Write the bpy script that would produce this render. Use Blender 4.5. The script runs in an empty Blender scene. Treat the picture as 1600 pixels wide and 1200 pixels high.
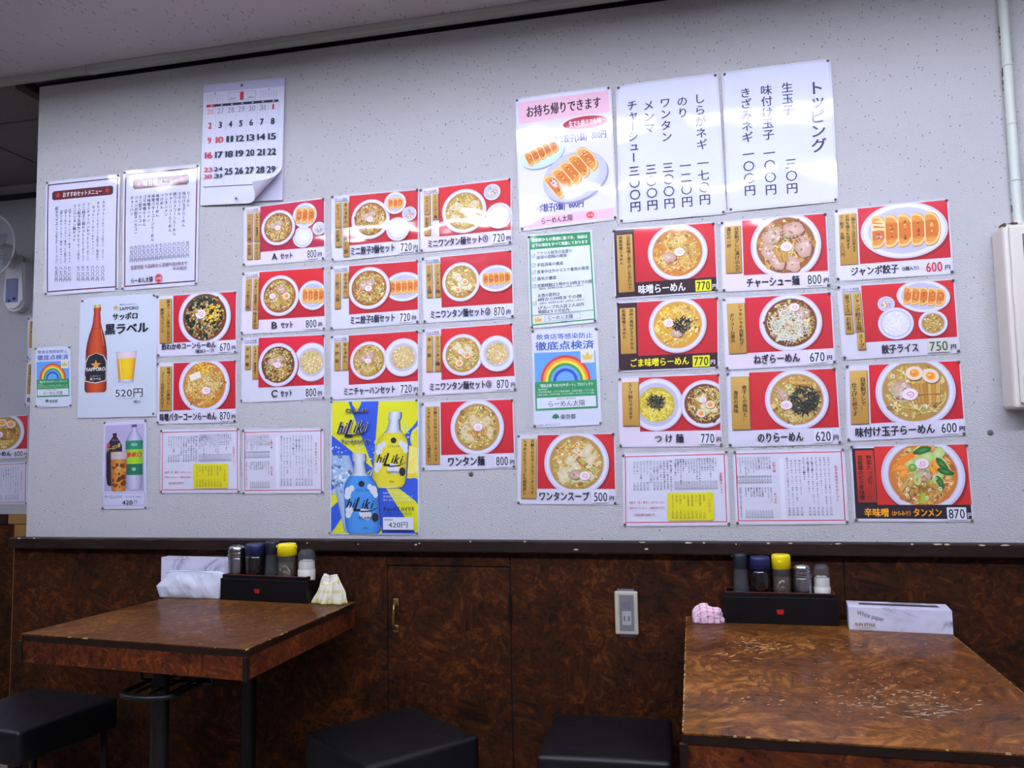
import bpy, bmesh, math, random
import numpy as np
from mathutils import Vector, Matrix, noise
from mathutils.geometry import tessellate_polygon
C = bpy.context.scene.collection
SC = bpy.context.scene
PI = math.pi
# ------------------------------------------------------------------ camera
FPX = 1269.8; YAW = .22355; PITCH = .08214; ROLL = -.0187
CAM = np.array([0., -2.43, 1.185])
def cam_axes():
    cy, sy, cp, sp = math.cos(YAW), math.sin(YAW), math.cos(PITCH), math.sin(PITCH)
    f = np.array([-sy*cp, cy*cp, sp]); r = np.array([cy, sy, 0]); u = np.cross(r, f)
    cr, sr = math.cos(ROLL), math.sin(ROLL)
    return cr*r+sr*u, -sr*r+cr*u, f
RI, UP, FW = cam_axes()
cam = bpy.data.objects.new('camera', bpy.data.cameras.new('camera')); C.objects.link(cam)
cam.data.sensor_width = 36; cam.data.lens = 36*FPX/1600; cam.data.clip_start = .02
m = Matrix(((RI[0], UP[0], -FW[0], CAM[0]), (RI[1], UP[1], -FW[1], CAM[1]), (RI[2], UP[2], -FW[2], CAM[2]), (0, 0, 0, 1)))
cam.matrix_world = m
SC.camera = cam
def ray(x, y): return RI*(x-800)/FPX - UP*(y-600)/FPX + FW
def atY(x, y, Y=0.):
    r = ray(x, y); return CAM + r*(Y-CAM[1])/r[1]
def atZ(x, y, Z):
    r = ray(x, y); return CAM + r*(Z-CAM[2])/r[2]
# ------------------------------------------------------------------ world, exposure, lamps
SC.view_settings.view_transform = 'Standard'; SC.view_settings.look = 'None'
SC.view_settings.gamma = 1; SC.view_settings.use_curve_mapping = False
SC.view_settings.exposure = -0.06
w = bpy.data.worlds.new('world'); SC.world = w; w.use_nodes = True
w.node_tree.nodes['Background'].inputs[0].default_value = (.55, .6, .75, 1)
w.node_tree.nodes['Background'].inputs[1].default_value = .10
try:
    SC.cycles.max_bounces = 6; SC.cycles.diffuse_bounces = 3; SC.cycles.glossy_bounces = 3; SC.cycles.transmission_bounces = 6
    SC.cycles.use_denoising = True; SC.cycles.caustics_reflective = False; SC.cycles.caustics_refractive = False
except Exception: pass
CEIL = 2.578
LAMPS = [(-2.05, -.84), (-.72, -.84), (.61, -.84), (-1.6, -2.15), (-.15, -1.95), (1.2, -1.95), (-4.3, -.6)]  # last one is added out of view to brighten the space beyond the partition
LAMP_W = [27, 27, 27, 74, 74, 74, 55]      # emission strength of the tubes, used where the fixtures are built

# ------------------------------------------------------------------ material helpers
def s2l(c): return tuple(((v/255)/12.92 if v/255 <= .04045 else ((v/255+.055)/1.055)**2.4) for v in c)
MATS = {}
def mat(name, col=(200, 200, 200), rough=.5, metal=0, coat=0, coat_r=.05, trans=0, ior=1.45, spec=.5, emit=None):
    if name in MATS: return MATS[name]
    M = bpy.data.materials.new(name); M.use_nodes = True; b = M.node_tree.nodes['Principled BSDF']
    b.inputs['Base Color'].default_value = (*s2l(col), 1); b.inputs['Roughness'].default_value = rough
    b.inputs['Metallic'].default_value = metal; b.inputs['Coat Weight'].default_value = coat
    b.inputs['Coat Roughness'].default_value = coat_r; b.inputs['Transmission Weight'].default_value = trans
    b.inputs['IOR'].default_value = ior; b.inputs['Specular IOR Level'].default_value = spec
    if emit: b.inputs['Emission Color'].default_value = (*s2l(col), 1); b.inputs['Emission Strength'].default_value = emit
    MATS[name] = M
    # fine procedural unevenness so no surface is perfectly flat in tone
    nt = M.node_tree
    if not trans and not emit:
        n = nt.nodes.new('ShaderNodeTexNoise'); n.inputs['Scale'].default_value = 60; n.inputs['Detail'].default_value = 3
        tc = nt.nodes.new('ShaderNodeTexCoord'); nt.links.new(tc.outputs['Object'], n.inputs['Vector'])
        r = nt.nodes.new('ShaderNodeMapRange'); r.inputs[3].default_value = max(0, rough-.06); r.inputs[4].default_value = min(1, rough+.06)
        nt.links.new(n.outputs[0], r.inputs[0]); nt.links.new(r.outputs[0], b.inputs['Roughness'])
    return M
class NT:
    def __init__(s, M): s.t = M.node_tree; s.n = s.t.nodes; s.b = s.n['Principled BSDF']
    def add(s, ty, **kw):
        n = s.n.new(ty)
        for k, v in kw.items():
            if k.startswith('i_'):
                k = k[2:]; k = int(k) if k.isdigit() else k.replace('_', ' ')
                n.inputs[k].default_value = v
            else: setattr(n, k, v)
        return n
    def ln(s, a, b): s.t.links.new(a, b)
    def coord(s, kind='Object'): return s.add('ShaderNodeTexCoord').outputs[kind]
    def mapping(s, v, scale=(1, 1, 1), rot=(0, 0, 0), loc=(0, 0, 0)):
        m = s.add('ShaderNodeMapping'); m.inputs['Scale'].default_value = scale; m.inputs['Rotation'].default_value = rot; m.inputs['Location'].default_value = loc
        s.ln(v, m.inputs['Vector']); return m.outputs[0]
    def noise(s, v, scale, detail=4, rough=.55, dist=0, out=0):
        n = s.add('ShaderNodeTexNoise', i_Scale=scale, i_Detail=detail, i_Roughness=rough, i_Distortion=dist); s.ln(v, n.inputs['Vector']); return n.outputs[out]
    def ramp(s, f, stops):
        r = s.add('ShaderNodeValToRGB'); e = r.color_ramp.elements
        while len(e) < len(stops): e.new(.5)
        for k, (p, c) in enumerate(stops): e[k].position = p; e[k].color = (*c, 1) if len(c) == 3 else c
        s.ln(f, r.inputs[0]); return r.outputs[0]
    def math(s, op, a, b=None, c=None):
        n = s.add('ShaderNodeMath', operation=op)
        for k, v in enumerate((a, b, c)):
            if v is None: continue
            if isinstance(v, (int, float)): n.inputs[k].default_value = v
            else: s.ln(v, n.inputs[k])
        return n.outputs[0]
    def mix(s, f, a, b, bt='MIX'):
        n = s.add('ShaderNodeMix', data_type='RGBA', blend_type=bt)
        if isinstance(f, (int, float)): n.inputs[0].default_value = f
        else: s.ln(f, n.inputs[0])
        for k, v in ((6, a), (7, b)):
            if isinstance(v, tuple): n.inputs[k].default_value = (*v[:3], 1)
            else: s.ln(v, n.inputs[k])
        return n.outputs[2]
    def bump(s, h, st=.3, d=.002):
        b = s.add('ShaderNodeBump', i_Strength=st, i_Distance=d); s.ln(h, b.inputs['Height']); s.ln(b.outputs[0], s.b.inputs['Normal']); return b
    def sep(s, v):
        n = s.add('ShaderNodeSeparateXYZ'); s.ln(v, n.inputs[0]); return n.outputs
def flake_wood(name, dark, mid, light, rough, coat, scale=1., scratch=None, coat_r=.12, spec=.5):
    """burl board: cells of short fibres, each cell combed in its own direction"""
    M = mat(name, (90, 45, 20), rough, coat=coat, coat_r=coat_r, spec=spec); N = NT(M)
    v = N.coord()
    wob = N.add('ShaderNodeTexNoise', i_Scale=9*scale, i_Detail=2); N.ln(v, wob.inputs['Vector'])
    va = N.add('ShaderNodeVectorMath', operation='MULTIPLY_ADD'); N.ln(wob.outputs[1], va.inputs[0]); va.inputs[1].default_value = (.12, .12, .12); N.ln(v, va.inputs[2])
    vo = N.add('ShaderNodeTexVoronoi', i_Scale=11*scale, i_Randomness=1.); N.ln(va.outputs[0], vo.inputs['Vector'])
    ang = N.math('MULTIPLY', N.sep(vo.outputs['Color'])[0], 6.3)
    rot = N.add('ShaderNodeVectorRotate', rotation_type='EULER_XYZ'); N.ln(v, rot.inputs['Vector'])
    cx = N.add('ShaderNodeCombineXYZ'); N.ln(ang, cx.inputs[0]); N.ln(ang, cx.inputs[1]); N.ln(N.math('MULTIPLY', ang, 1.3), cx.inputs[2]); N.ln(cx.outputs[0], rot.inputs['Rotation'])
    fib = N.noise(N.mapping(rot.outputs[0], (44*scale, 7*scale, 44*scale)), 1, 4, .6, .9)
    big = N.noise(v, 5*scale, 5, .6, .8)
    fine = N.noise(v, 45*scale, 6, .7, 2.)
    f = N.math('ADD', N.math('MULTIPLY', fib, .62), N.math('ADD', N.math('MULTIPLY', big, .42), N.math('MULTIPLY', fine, .20)))
    col = N.ramp(f, [(.50, dark), (.575, tuple((a*.8+b*1.2)/2 for a, b in zip(dark, mid))), (.65, mid), (.77, light)])
    if scratch:
        for (px, py, sx, sy, th, sc_) in scratch:
            q = N.mapping(v, (1/sx, 1/sy, 0), (0, 0, 0), (-px/sx, -py/sy, 0))
            ln = N.add('ShaderNodeVectorMath', operation='LENGTH'); N.ln(q, ln.inputs[0])
            fall = N.math('SUBTRACT', 1, ln.outputs['Value'])
            sn = N.noise(N.mapping(v, (38, 130, 1), (0, 0, .25)), sc_, 6, .75, 1.8)
            k = N.math('GREATER_THAN', N.math('MULTIPLY_ADD', N.math('MAXIMUM', fall, -3.), .16, sn), th)
            col = N.mix(N.math('MULTIPLY', k, .75), col, s2l((205, 165, 105)))
    N.ln(col, N.b.inputs['Base Color']); N.bump(fine, .12, .001)
    return M
D1, D2, D3 = s2l((34, 15, 9)), s2l((84, 40, 18)), s2l((142, 78, 36))
M_WAIN = flake_wood('burl board', s2l((27, 13, 6)), s2l((54, 26, 9)), s2l((92, 48, 16)), .6, .0, spec=.16)
M_TOP = flake_wood('varnished burl top', s2l((50, 26, 11)), s2l((88, 50, 18)), s2l((128, 84, 34)), .5, .14, 1.1, None, .09, .12)
M_APRON = flake_wood('burl apron', s2l((46, 20, 11)), s2l((90, 42, 20)), s2l((132, 68, 28)), .5, .05, 1.3, spec=.15)
def m_rail(name, chips):
    M = mat(name, (48, 34, 31), .5, spec=.25); N = NT(M); v = N.coord()
    n = N.noise(N.mapping(v, (1, 1, 3)), 9, 5, .6, .4)
    col = N.ramp(n, [(.3, s2l((26, 16, 14))), (.7, s2l((44, 29, 24)))])
    c = N.noise(N.mapping(v, (.6, 1, 1.6)), 26, 6, .7, .8)
    k = N.math('GREATER_THAN', c, chips)
    N.ln(N.mix(k, col, s2l((200, 186, 160))), N.b.inputs['Base Color']); N.bump(n, .2)
    return M
M_RAIL = m_rail('painted dado rail', .71)
def m_wall(name, base, speck, rib):
    M = mat(name, base, .75, spec=.3); N = NT(M); v = N.coord()
    sx, sy, sz = N.sep(v)
    # base tone darker and browner towards the ceiling, and short dark flecks
    big = N.noise(v, 1.6, 5, .6)
    up = N.add('ShaderNodeMapRange', i_1=1.5, i_2=2.6, i_3=0., i_4=1.); N.ln(sz, up.inputs[0])
    col = N.mix(N.math('MULTIPLY', up.outputs[0], .3), s2l(base), s2l(tuple(a-30+b for a, b in zip(base, (4, 0, -12)))))
    col = N.mix(N.math('MULTIPLY', big, .18), col, s2l(tuple(a-40 for a in base)))
    sp = N.add('ShaderNodeTexVoronoi', i_Scale=95., i_Randomness=1.)
    wv = N.add('ShaderNodeVectorMath', operation='MULTIPLY_ADD'); nn = N.add('ShaderNodeTexNoise', i_Scale=150.); N.ln(v, nn.inputs['Vector']); N.ln(nn.outputs[1], wv.inputs[0]); wv.inputs[1].default_value = (.006, .006, .006); N.ln(v, wv.inputs[2])
    N.ln(N.mapping(wv.outputs[0], (1, .2, .62)), sp.inputs['Vector'])
    rnd = N.sep(sp.outputs['Color'])[0]
    dens = N.math('MULTIPLY_ADD', N.math('ADD', up.outputs[0], N.math('MULTIPLY', big, .5)), -.62 if speck else 0, 1.03)
    k = N.math('MULTIPLY', N.math('LESS_THAN', sp.outputs['Distance'], .16), N.math('GREATER_THAN', rnd, dens))
    col = N.mix(N.math('MULTIPLY', k, .6), col, s2l((70, 66, 70)))
    N.ln(col, N.b.inputs['Base Color'])
    h1 = N.noise(N.mapping(v, (130, 130, 330)), 1, 3, .6)
    h2 = N.noise(N.mapping(v, (420, 420, 420)), 1, 2, .5)
    N.bump(N.math('ADD', N.math('MULTIPLY', h1, rib), h2), .9, .0035)
    return M
M_WALL = m_wall('textured wallpaper', (212, 212, 216), 1, 1.8)
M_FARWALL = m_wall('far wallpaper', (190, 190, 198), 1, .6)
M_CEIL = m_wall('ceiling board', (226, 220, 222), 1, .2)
def m_print(name, rough, coat, coat_r):
    M = mat(name, (255, 255, 255), rough, coat=coat, coat_r=coat_r); N = NT(M)
    a = N.add('ShaderNodeVertexColor', layer_name='Col'); N.ln(a.outputs[0], N.b.inputs['Base Color']); return M
M_LAM = m_print('laminated print', .6, .65, .06)
M_PAPER = m_print('matte print', .8, 0, .3)

# ------------------------------------------------------------------ object helpers
def tag(o, label=None, cat=None, group=None, kind=None):
    if label: o['label'] = label
    if cat: o['category'] = cat
    if group: o['group'] = group
    if kind: o['kind'] = kind
    return o
def empty(name, loc, label, cat, group=None, rz=0):
    o = bpy.data.objects.new(name, None); C.objects.link(o); o.location = loc; o.rotation_euler = (0, 0, rz); o.empty_display_size = .05
    return tag(o, label, cat, group)
def link(name, me, parent=None, loc=(0, 0, 0)):
    o = bpy.data.objects.new(name, me); C.objects.link(o); o.parent = parent; o.location = loc; return o
def obj(name, bm, M, parent=None, loc=(0, 0, 0), smooth=False):
    me = bpy.data.meshes.new(name); bmesh.ops.recalc_face_normals(bm, faces=bm.faces); bm.to_mesh(me); bm.free()
    if M: me.materials.append(M)
    if smooth:
        for p in me.polygons: p.use_smooth = True
    return link(name, me, parent, loc)
def box(bm, x0, x1, y0, y1, z0, z1, bev=0, seg=2):
    vs = [bm.verts.new((x, y, z)) for x in (x0, x1) for y in (y0, y1) for z in (z0, z1)]
    fs = [bm.faces.new([vs[i] for i in q]) for q in ((0, 1, 3, 2), (4, 6, 7, 5), (0, 4, 5, 1), (2, 3, 7, 6), (0, 2, 6, 4), (1, 5, 7, 3))]
    if bev:
        es = list({e for f in fs for e in f.edges}); bmesh.ops.bevel(bm, geom=es, offset=bev, segments=seg, affect='EDGES', profile=.6)
    return bm
def nb(): return bmesh.new()
def prism(bm, pts, z0, z1):
    a = [bm.verts.new((x, y, z0)) for x, y in pts]; b = [bm.verts.new((x, y, z1)) for x, y in pts]; n = len(pts)
    bm.faces.new(a[::-1]); bm.faces.new(b)
    for i in range(n): bm.faces.new((a[i], a[(i+1) % n], b[(i+1) % n], b[i]))
    return bm
def lathe(bm, prof, n=32, c=(0, 0, 0)):
    rows = []
    for r, z in prof:
        if r < 1e-6: rows.append([bm.verts.new((c[0], c[1], c[2]+z))])
        else: rows.append([bm.verts.new((c[0]+r*math.cos(2*PI*k/n), c[1]+r*math.sin(2*PI*k/n), c[2]+z)) for k in range(n)])
    for a, b in zip(rows, rows[1:]):
        for k in range(n):
            k2 = (k+1) % n
            if len(a) == 1 and len(b) == 1: continue
            if len(a) == 1: bm.faces.new((a[0], b[k2], b[k]))
            elif len(b) == 1: bm.faces.new((a[k], a[k2], b[0]))
            else: bm.faces.new((a[k], a[k2], b[k2], b[k]))
    return bm
def tube(bm, pts, r, n=8, closed=False):
    pts = [Vector(p) for p in pts]; rings = []; N = len(pts)
    for i, p in enumerate(pts):
        a = pts[(i-1) % N] if (i or closed) else p; b = pts[(i+1) % N] if (i < N-1 or closed) else p
        t = (b-a).normalized(); ref = Vector((0, 0, 1)) if abs(t.z) < .9 else Vector((1, 0, 0))
        u = t.cross(ref).normalized(); v = t.cross(u)
        rings.append([bm.verts.new(p+u*r*math.cos(2*PI*k/n)+v*r*math.sin(2*PI*k/n)) for k in range(n)])
    for i in range(N if closed else N-1):
        a, b = rings[i], rings[(i+1) % N]
        for k in range(n): bm.faces.new((a[k], a[(k+1) % n], b[(k+1) % n], b[k]))
    if not closed: bm.faces.new(rings[0][::-1]); bm.faces.new(rings[-1])
    return bm
# ------------------------------------------------------------------ room shell
def struct(name, bm, M, parent=None, smooth=False):
    o = obj(name, bm, M, parent, smooth=smooth)
    if not parent: o['kind'] = 'structure'
    return o
XL = -2.31; ZT = 2.548; RAIL = .917; FARY = .954; XR = 2.6; YB = -5.2; XFL = -5.5
struct('wall_back', box(nb(), XL, XR, 0, .12, RAIL-.03, ZT), M_WALL)
M_DARK = mat('dark gap board', (52, 44, 54), .8)
struct('trim_1', box(nb(), XL-.04, XR, .035, .12, ZT-.002, CEIL+.05), M_DARK)
M_MOLD = mat('painted ceiling angle', (176, 178, 168), .5)
bm = nb(); box(bm, -5.4, -2.075, -.045, -.02, 2.556, CEIL+.001, .003); box(bm, -2.07, XR, -.05, -.02, 2.553, CEIL+.001, .004); struct('trim_2', bm, M_MOLD)
M_SOOT = mat('sooty beam end', (66, 54, 46), .8)
struct('trim_3', box(nb(), XL-.09, XL-.045, -.018, .12, 2.545, CEIL, .003), M_SOOT)
struct('ceiling', box(nb(), XFL, XR, YB, -.03, CEIL, CEIL+.05), M_CEIL)
# ceiling boards of the space beyond the partition, with open joints
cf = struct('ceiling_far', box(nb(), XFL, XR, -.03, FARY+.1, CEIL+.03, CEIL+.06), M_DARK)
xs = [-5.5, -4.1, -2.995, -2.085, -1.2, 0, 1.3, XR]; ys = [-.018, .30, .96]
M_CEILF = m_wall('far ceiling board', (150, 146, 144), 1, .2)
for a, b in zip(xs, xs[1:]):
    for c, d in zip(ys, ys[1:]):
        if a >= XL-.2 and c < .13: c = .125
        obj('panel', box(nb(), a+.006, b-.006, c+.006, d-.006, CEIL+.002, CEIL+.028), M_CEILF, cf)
M_FLOOR = mat('worn floor', (120, 112, 104), .5); N = NT(M_FLOOR); v = N.coord(); n = N.noise(v, 6, 6, .6); N.ln(N.ramp(n, [(.3, s2l((112, 104, 96))), (.7, s2l((150, 140, 130)))]), N.b.inputs['Base Color'])
struct('floor', box(nb(), XFL, XR, YB, FARY+.1, -.06, 0), M_FLOOR)
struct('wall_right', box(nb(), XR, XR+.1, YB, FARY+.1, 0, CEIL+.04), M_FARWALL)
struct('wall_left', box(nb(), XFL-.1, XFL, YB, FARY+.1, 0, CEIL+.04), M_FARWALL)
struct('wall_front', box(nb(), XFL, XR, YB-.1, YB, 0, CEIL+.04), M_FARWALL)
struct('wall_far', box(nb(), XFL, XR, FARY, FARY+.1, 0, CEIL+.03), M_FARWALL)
M_YW = mat('pale wood trim', (150, 112, 58), .5); M_GREY = mat('grey joint', (110, 106, 108), .7)
struct('trim_4', box(nb(), -5.4, -3.31, FARY-.02, FARY, .875, .922, .002), M_RAIL); struct('trim_5', box(nb(), -3.305, -2.4, FARY-.02, FARY, .875, .922, .002), M_YW)
struct('trim_6', box(nb(), -5.4, -2.4, FARY-.014, FARY, 2.505, 2.53), M_DARK)
bm = nb(); box(bm, -5.4, -3.275, FARY-.01, FARY, .02, .872); struct('wall_lower_far', bm, M_WAIN); struct('trim_7', box(nb(), -3.27, -3.2, FARY-.016, FARY, .02, .872), M_YW)
# dado rail, wainscot, little door
XW = -2.352
def chipped_rail():
    """rail with a splintered top edge: short nicks along its arris"""
    bm = nb(); rng = random.Random(4); xs_ = [XW]
    while xs_[-1] < XR: xs_.append(xs_[-1]+rng.uniform(.012, .07))
    rows = []
    for k, x in enumerate(xs_):
        nk = rng.choice([0, 0, 0, .002, .004, .001]); 
        pr = [(.0, RAIL-.036), (-.030, RAIL-.036), (-.0315, RAIL-.032), (-.0315, RAIL-.004-nk*.8), (-.029+nk, RAIL-.001-nk*.4), (0.002, RAIL)]
        rows.append([bm.verts.new((min(x, XR), y, z)) for y, z in pr])
    for a, b in zip(rows, rows[1:]):
        for j in range(len(a)-1): bm.faces.new((a[j], a[j+1], b[j+1], b[j]))
    bm.faces.new(rows[0])
    box(bm, XW, XL, -.0, .12, RAIL-.036, RAIL-.001)
    return bm
rl = struct('trim_8', chipped_rail(), M_RAIL)
# flakes of lighter wood where the paint has chipped off
M_CHIP = mat('bare chipped wood', (206, 190, 160), .8); rng = random.Random(11)
bm = nb()
for px, py, w_ in ((30, 841, 9), (53, 841, 6), (650, 851, 5), (655, 849, 4), (1004, 846, 12), (1075, 847, 14), (900, 859, 10), (1100, 846, 5), (1200, 846, 6), (1235, 848, 7), (1310, 847, 9), (1425, 847, 5), (1465, 849, 12), (1480, 848, 8), (1535, 852, 12), (1570, 852, 12), (1010, 858, 8), (560, 850, 3), (480, 848, 3), (1150, 850, 3), (820, 846, 4), (735, 846, 3)):
    p = atY(px, py, -.0316); w2 = w_*.0019/2; pts = []
    for k in range(7): a = 2*PI*k/7; pts.append((p[0]+w2*math.cos(a)*rng.uniform(.6, 1.2), min(RAIL-.002, p[2])+.0022*math.sin(a)*rng.uniform(.6, 1.5)))
    vs = [bm.verts.new((x, -.0321, z)) for x, z in pts]; bm.faces.new(vs[::-1])
ch = obj('chipped_paint', bm, M_CHIP, rl); ch['kind'] = 'stuff'
dx0, dx1, dz1 = -.9605, -.5685, .835; SEAM = .378
ww = struct('wall_lower_back', box(nb(), XW, XR, .002, .11, 0, RAIL-.036), M_DARK)
for a, b, c, d in ((XW, dx0-.002, 0, RAIL-.037), (dx0-.0015, dx1, dz1+.0025, RAIL-.037), (dx1+.002, SEAM-.0012, 0, RAIL-.037), (SEAM+.0012, XR, 0, RAIL-.037)): obj('panel', box(nb(), a, b, -.006, .002, c, d, .0007, 1), M_WAIN, ww)
dr = struct('door_1', box(nb(), dx0+.0018, dx1-.0018, -.007, .001, .02, dz1-.001, .0012, 2), M_WAIN)
M_BRASS = mat('worn brass', (150, 122, 66), .34, metal=.9)
bm = nb(); hx = -.9335
for z in (.724, .643): box(bm, hx-.0085, hx+.0085, -.0095, -.0068, z-.011, z+.011, .002)
tube(bm, [(hx, -.010, .724), (hx, -.022, .718), (hx, -.029, .706), (hx, -.031, .684), (hx, -.029, .661), (hx, -.022, .650), (hx, -.010, .643)], .0042, 10)
obj('door_handle', bm, M_BRASS, dr, smooth=True)
for z in (.716, .12):
    bm = nb(); box(bm, dx1-.006, dx1+.006, -.011, -.0062, z-.038, z+.038, .001); tube(bm, [(dx1, -.0125, z-.04), (dx1, -.0125, z+.04)], .0032, 8); obj('hinge', bm, mat('dark hinge', (34, 26, 22), .5, metal=.6), dr)
# ------------------------------------------------------------------ ceiling lights (above the frame; mirrored in the laminate)
M_WHITE = mat('white enamel', (220, 220, 224), .4)
for k, (x, y) in enumerate(LAMPS):
    t = empty('ceiling_light', (x, y, CEIL), ['twin tube ceiling light in the row near the poster wall, left', 'twin tube ceiling light in the row near the poster wall, middle', 'twin tube ceiling light in the row near the poster wall, right', 'twin tube ceiling light in the row above the viewer, left', 'twin tube ceiling light in the row above the viewer, middle', 'twin tube ceiling light in the row above the viewer, right', 'added ceiling light out of view, brightening the space beyond the partition'][k], 'ceiling light', 'ceiling tube lights')
    bm = nb(); box(bm, -.62, .62, -.11, .11, -.03, -.001, .004); obj('housing', bm, M_WHITE, t)
    for s in (-1, 1): bm = nb(); box(bm, -.62, .62, s*.12-.003, s*.12+.003, -.070, -.004, .001); obj('side_skirt', bm, M_WHITE, t)
    for s in (-1, 1): bm = nb(); tube(bm, [(-.59, s*.05, -.056), (.59, s*.05, -.056)], .016, 10); obj('fluorescent_tube', bm, mat('lit tube %d' % LAMP_W[k], (232, 236, 255), emit=LAMP_W[k]), t)
# ------------------------------------------------------------------ wall things at the right: duct pipe and steel cabinet
M_CREAM = mat('cream enamel', (214, 210, 200), .45); M_PVC = mat('pale green painted pipe', (196, 202, 194), .45); M_RUST = mat('rust', (92, 66, 48), .9)
px_, r_ = .868, .013
root = empty('wall_pipe', (px_, -.014, 1.745), 'pale painted vertical pipe running down the wall into the steel cabinet', 'pipe')
bm = nb(); lathe(bm, [(r_, 0), (r_, .80)], 20); obj('pipe_body', bm, M_PVC, root, smooth=True)
for py in (101, 193, 282):
    z = atY(1575, py, -.02)[2]-1.745; bm = nb(); lathe(bm, [(r_+.0002, z-.003), (r_+.0016, z-.0025), (r_+.0016, z+.0025), (r_+.0002, z+.003)], 20); obj('joint_ring', bm, M_PVC, root, smooth=True)
bm = nb(); lathe(bm, [(r_+.004, 0.002), (r_+.004, .03), (r_+.001, .034)], 20); obj('collar', bm, M_PVC, root, smooth=True)
bm = nb(); rng = random.Random(2)
for k in range(16): z = rng.choice([.04, .42, .55, .7])+rng.uniform(-.03, .03); a = PI+rng.uniform(-.3, .3); box(bm, (r_+.0003)*math.cos(a)-.001, (r_+.0003)*math.cos(a)+.0006, (r_)*math.sin(a)-.002, r_*math.sin(a)+.002, z, z+rng.uniform(.004, .02))
obj('rust_streaks', bm, M_RUST, root)['kind'] = 'stuff'
bx0 = .802; root = empty('wall_cabinet', (bx0+.16, 0, 1.27), 'cream steel wall cabinet with rust on its top corner, below the pipe', 'cabinet')
bm = nb(); box(bm, -.16, .18, -.092, -.001, 0, .488, .014, 4); obj('cabinet_body', bm, M_CREAM, root)
bm = nb(); box(bm, -.148, .168, -.1, -.09, .012, .482, .007, 3); d_ = obj('cabinet_door', bm, M_CREAM, root)
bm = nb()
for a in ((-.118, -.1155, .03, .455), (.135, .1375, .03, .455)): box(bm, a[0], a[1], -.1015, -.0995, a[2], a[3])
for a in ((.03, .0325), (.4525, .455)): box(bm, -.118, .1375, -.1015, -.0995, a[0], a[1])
obj('groove_shadow', bm, mat('shadow groove', (88, 84, 84), .8), d_)  # raised dark strips, painting the shadow line around the door's inset panel
bm = nb()
for k in range(26):
    z = .487+rng.uniform(-.004, .001); x = -.16+rng.uniform(0, .03); box(bm, x, x+.006, -.095+rng.uniform(0, .03), -.088+rng.uniform(0, .03), z-.003, z+.002)
obj('rust_spots', bm, M_RUST, root)['kind'] = 'stuff'
for px, py, lb in ((1547.5, 676, 'lone grey round stud low on the wall under the steel cabinet'), (736, 741, 'lone dark round stud under the wonton noodle sheet')):
    p = atY(px, py, 0); bm = nb(); lathe(bm, [(0, -.003), (.004, -.0025), (.0075, -.001), (.008, .001)], 16); bmesh.ops.rotate(bm, verts=bm.verts, cent=(0, 0, 0), matrix=Matrix.Rotation(-PI/2, 3, 'X')); tag(obj('wall_stud', bm, mat('grey stud', (92, 90, 90), .6), loc=(p[0], -.0005, p[2]), smooth=True), lb, 'stud')
# ------------------------------------------------------------------ outlet with taped cover
oc = (atY(960, 957, -.01)+atY(998, 958, -.01))/2; root = empty('wall_outlet', (oc[0], -.0065, oc[2]), 'cream wall outlet sealed with clear tape on the brown panelling', 'outlet')
oh, ow = .062, .0335
bm = nb(); box(bm, -ow, ow, -.009, 0, -oh, oh, .006, 4); obj('cover_plate', bm, mat('aged cream plastic', (188, 184, 160), .4), root)
M_OUT = mat('greyed plastic', (136, 134, 130), .5)
bm = nb(); box(bm, -.020, .022, -.0105, -.008, -.050, .052, .001); obj('inner_frame', bm, mat('grimy frame', (100, 98, 96), .6), root)
bm = nb(); box(bm, -.012, .014, -.0125, -.010, -.034, .006, .001); f_ = obj('socket', bm, mat('socket face', (170, 168, 160), .4), root)
bm = nb(); box(bm, -.008, -.004, -.0128, -.0122, -.022, -.008); box(bm, .005, .009, -.0128, -.0122, -.022, -.008); obj('slot', bm, mat('black slot', (24, 24, 26), .6), f_)
bm = nb(); box(bm, -.014, .014, -.012, -.010, .012, .032, .001); obj('switch_rocker', bm, mat('dim violet plastic', (84, 80, 96), .4), root)
bm = nb(); rng = random.Random(9)
nx, nz = 10, 26; rows = []
for j in range(nz+1):
    row = []
    for k in range(nx+1):
        x = -.0235+.049*k/nx+.002*(j/nz-.5)*-2; z = -.069+.138*j/nz; inside = abs(z) < oh-.002
        y = -.0142 if inside else -.003; row.append(bm.verts.new((x, y-rng.uniform(0, .0011), z)))
    rows.append(row)
for j in range(nz):
    for k in range(nx): bm.faces.new((rows[j][k], rows[j][k+1], rows[j+1][k+1], rows[j+1][k]))
M_TAPE = mat('clear tape', (222, 224, 240), .12, trans=0); M_TAPE.node_tree.nodes['Principled BSDF'].inputs['Alpha'].default_value = .17
obj('clear_tape', bm, M_TAPE, root, smooth=True)
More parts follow.
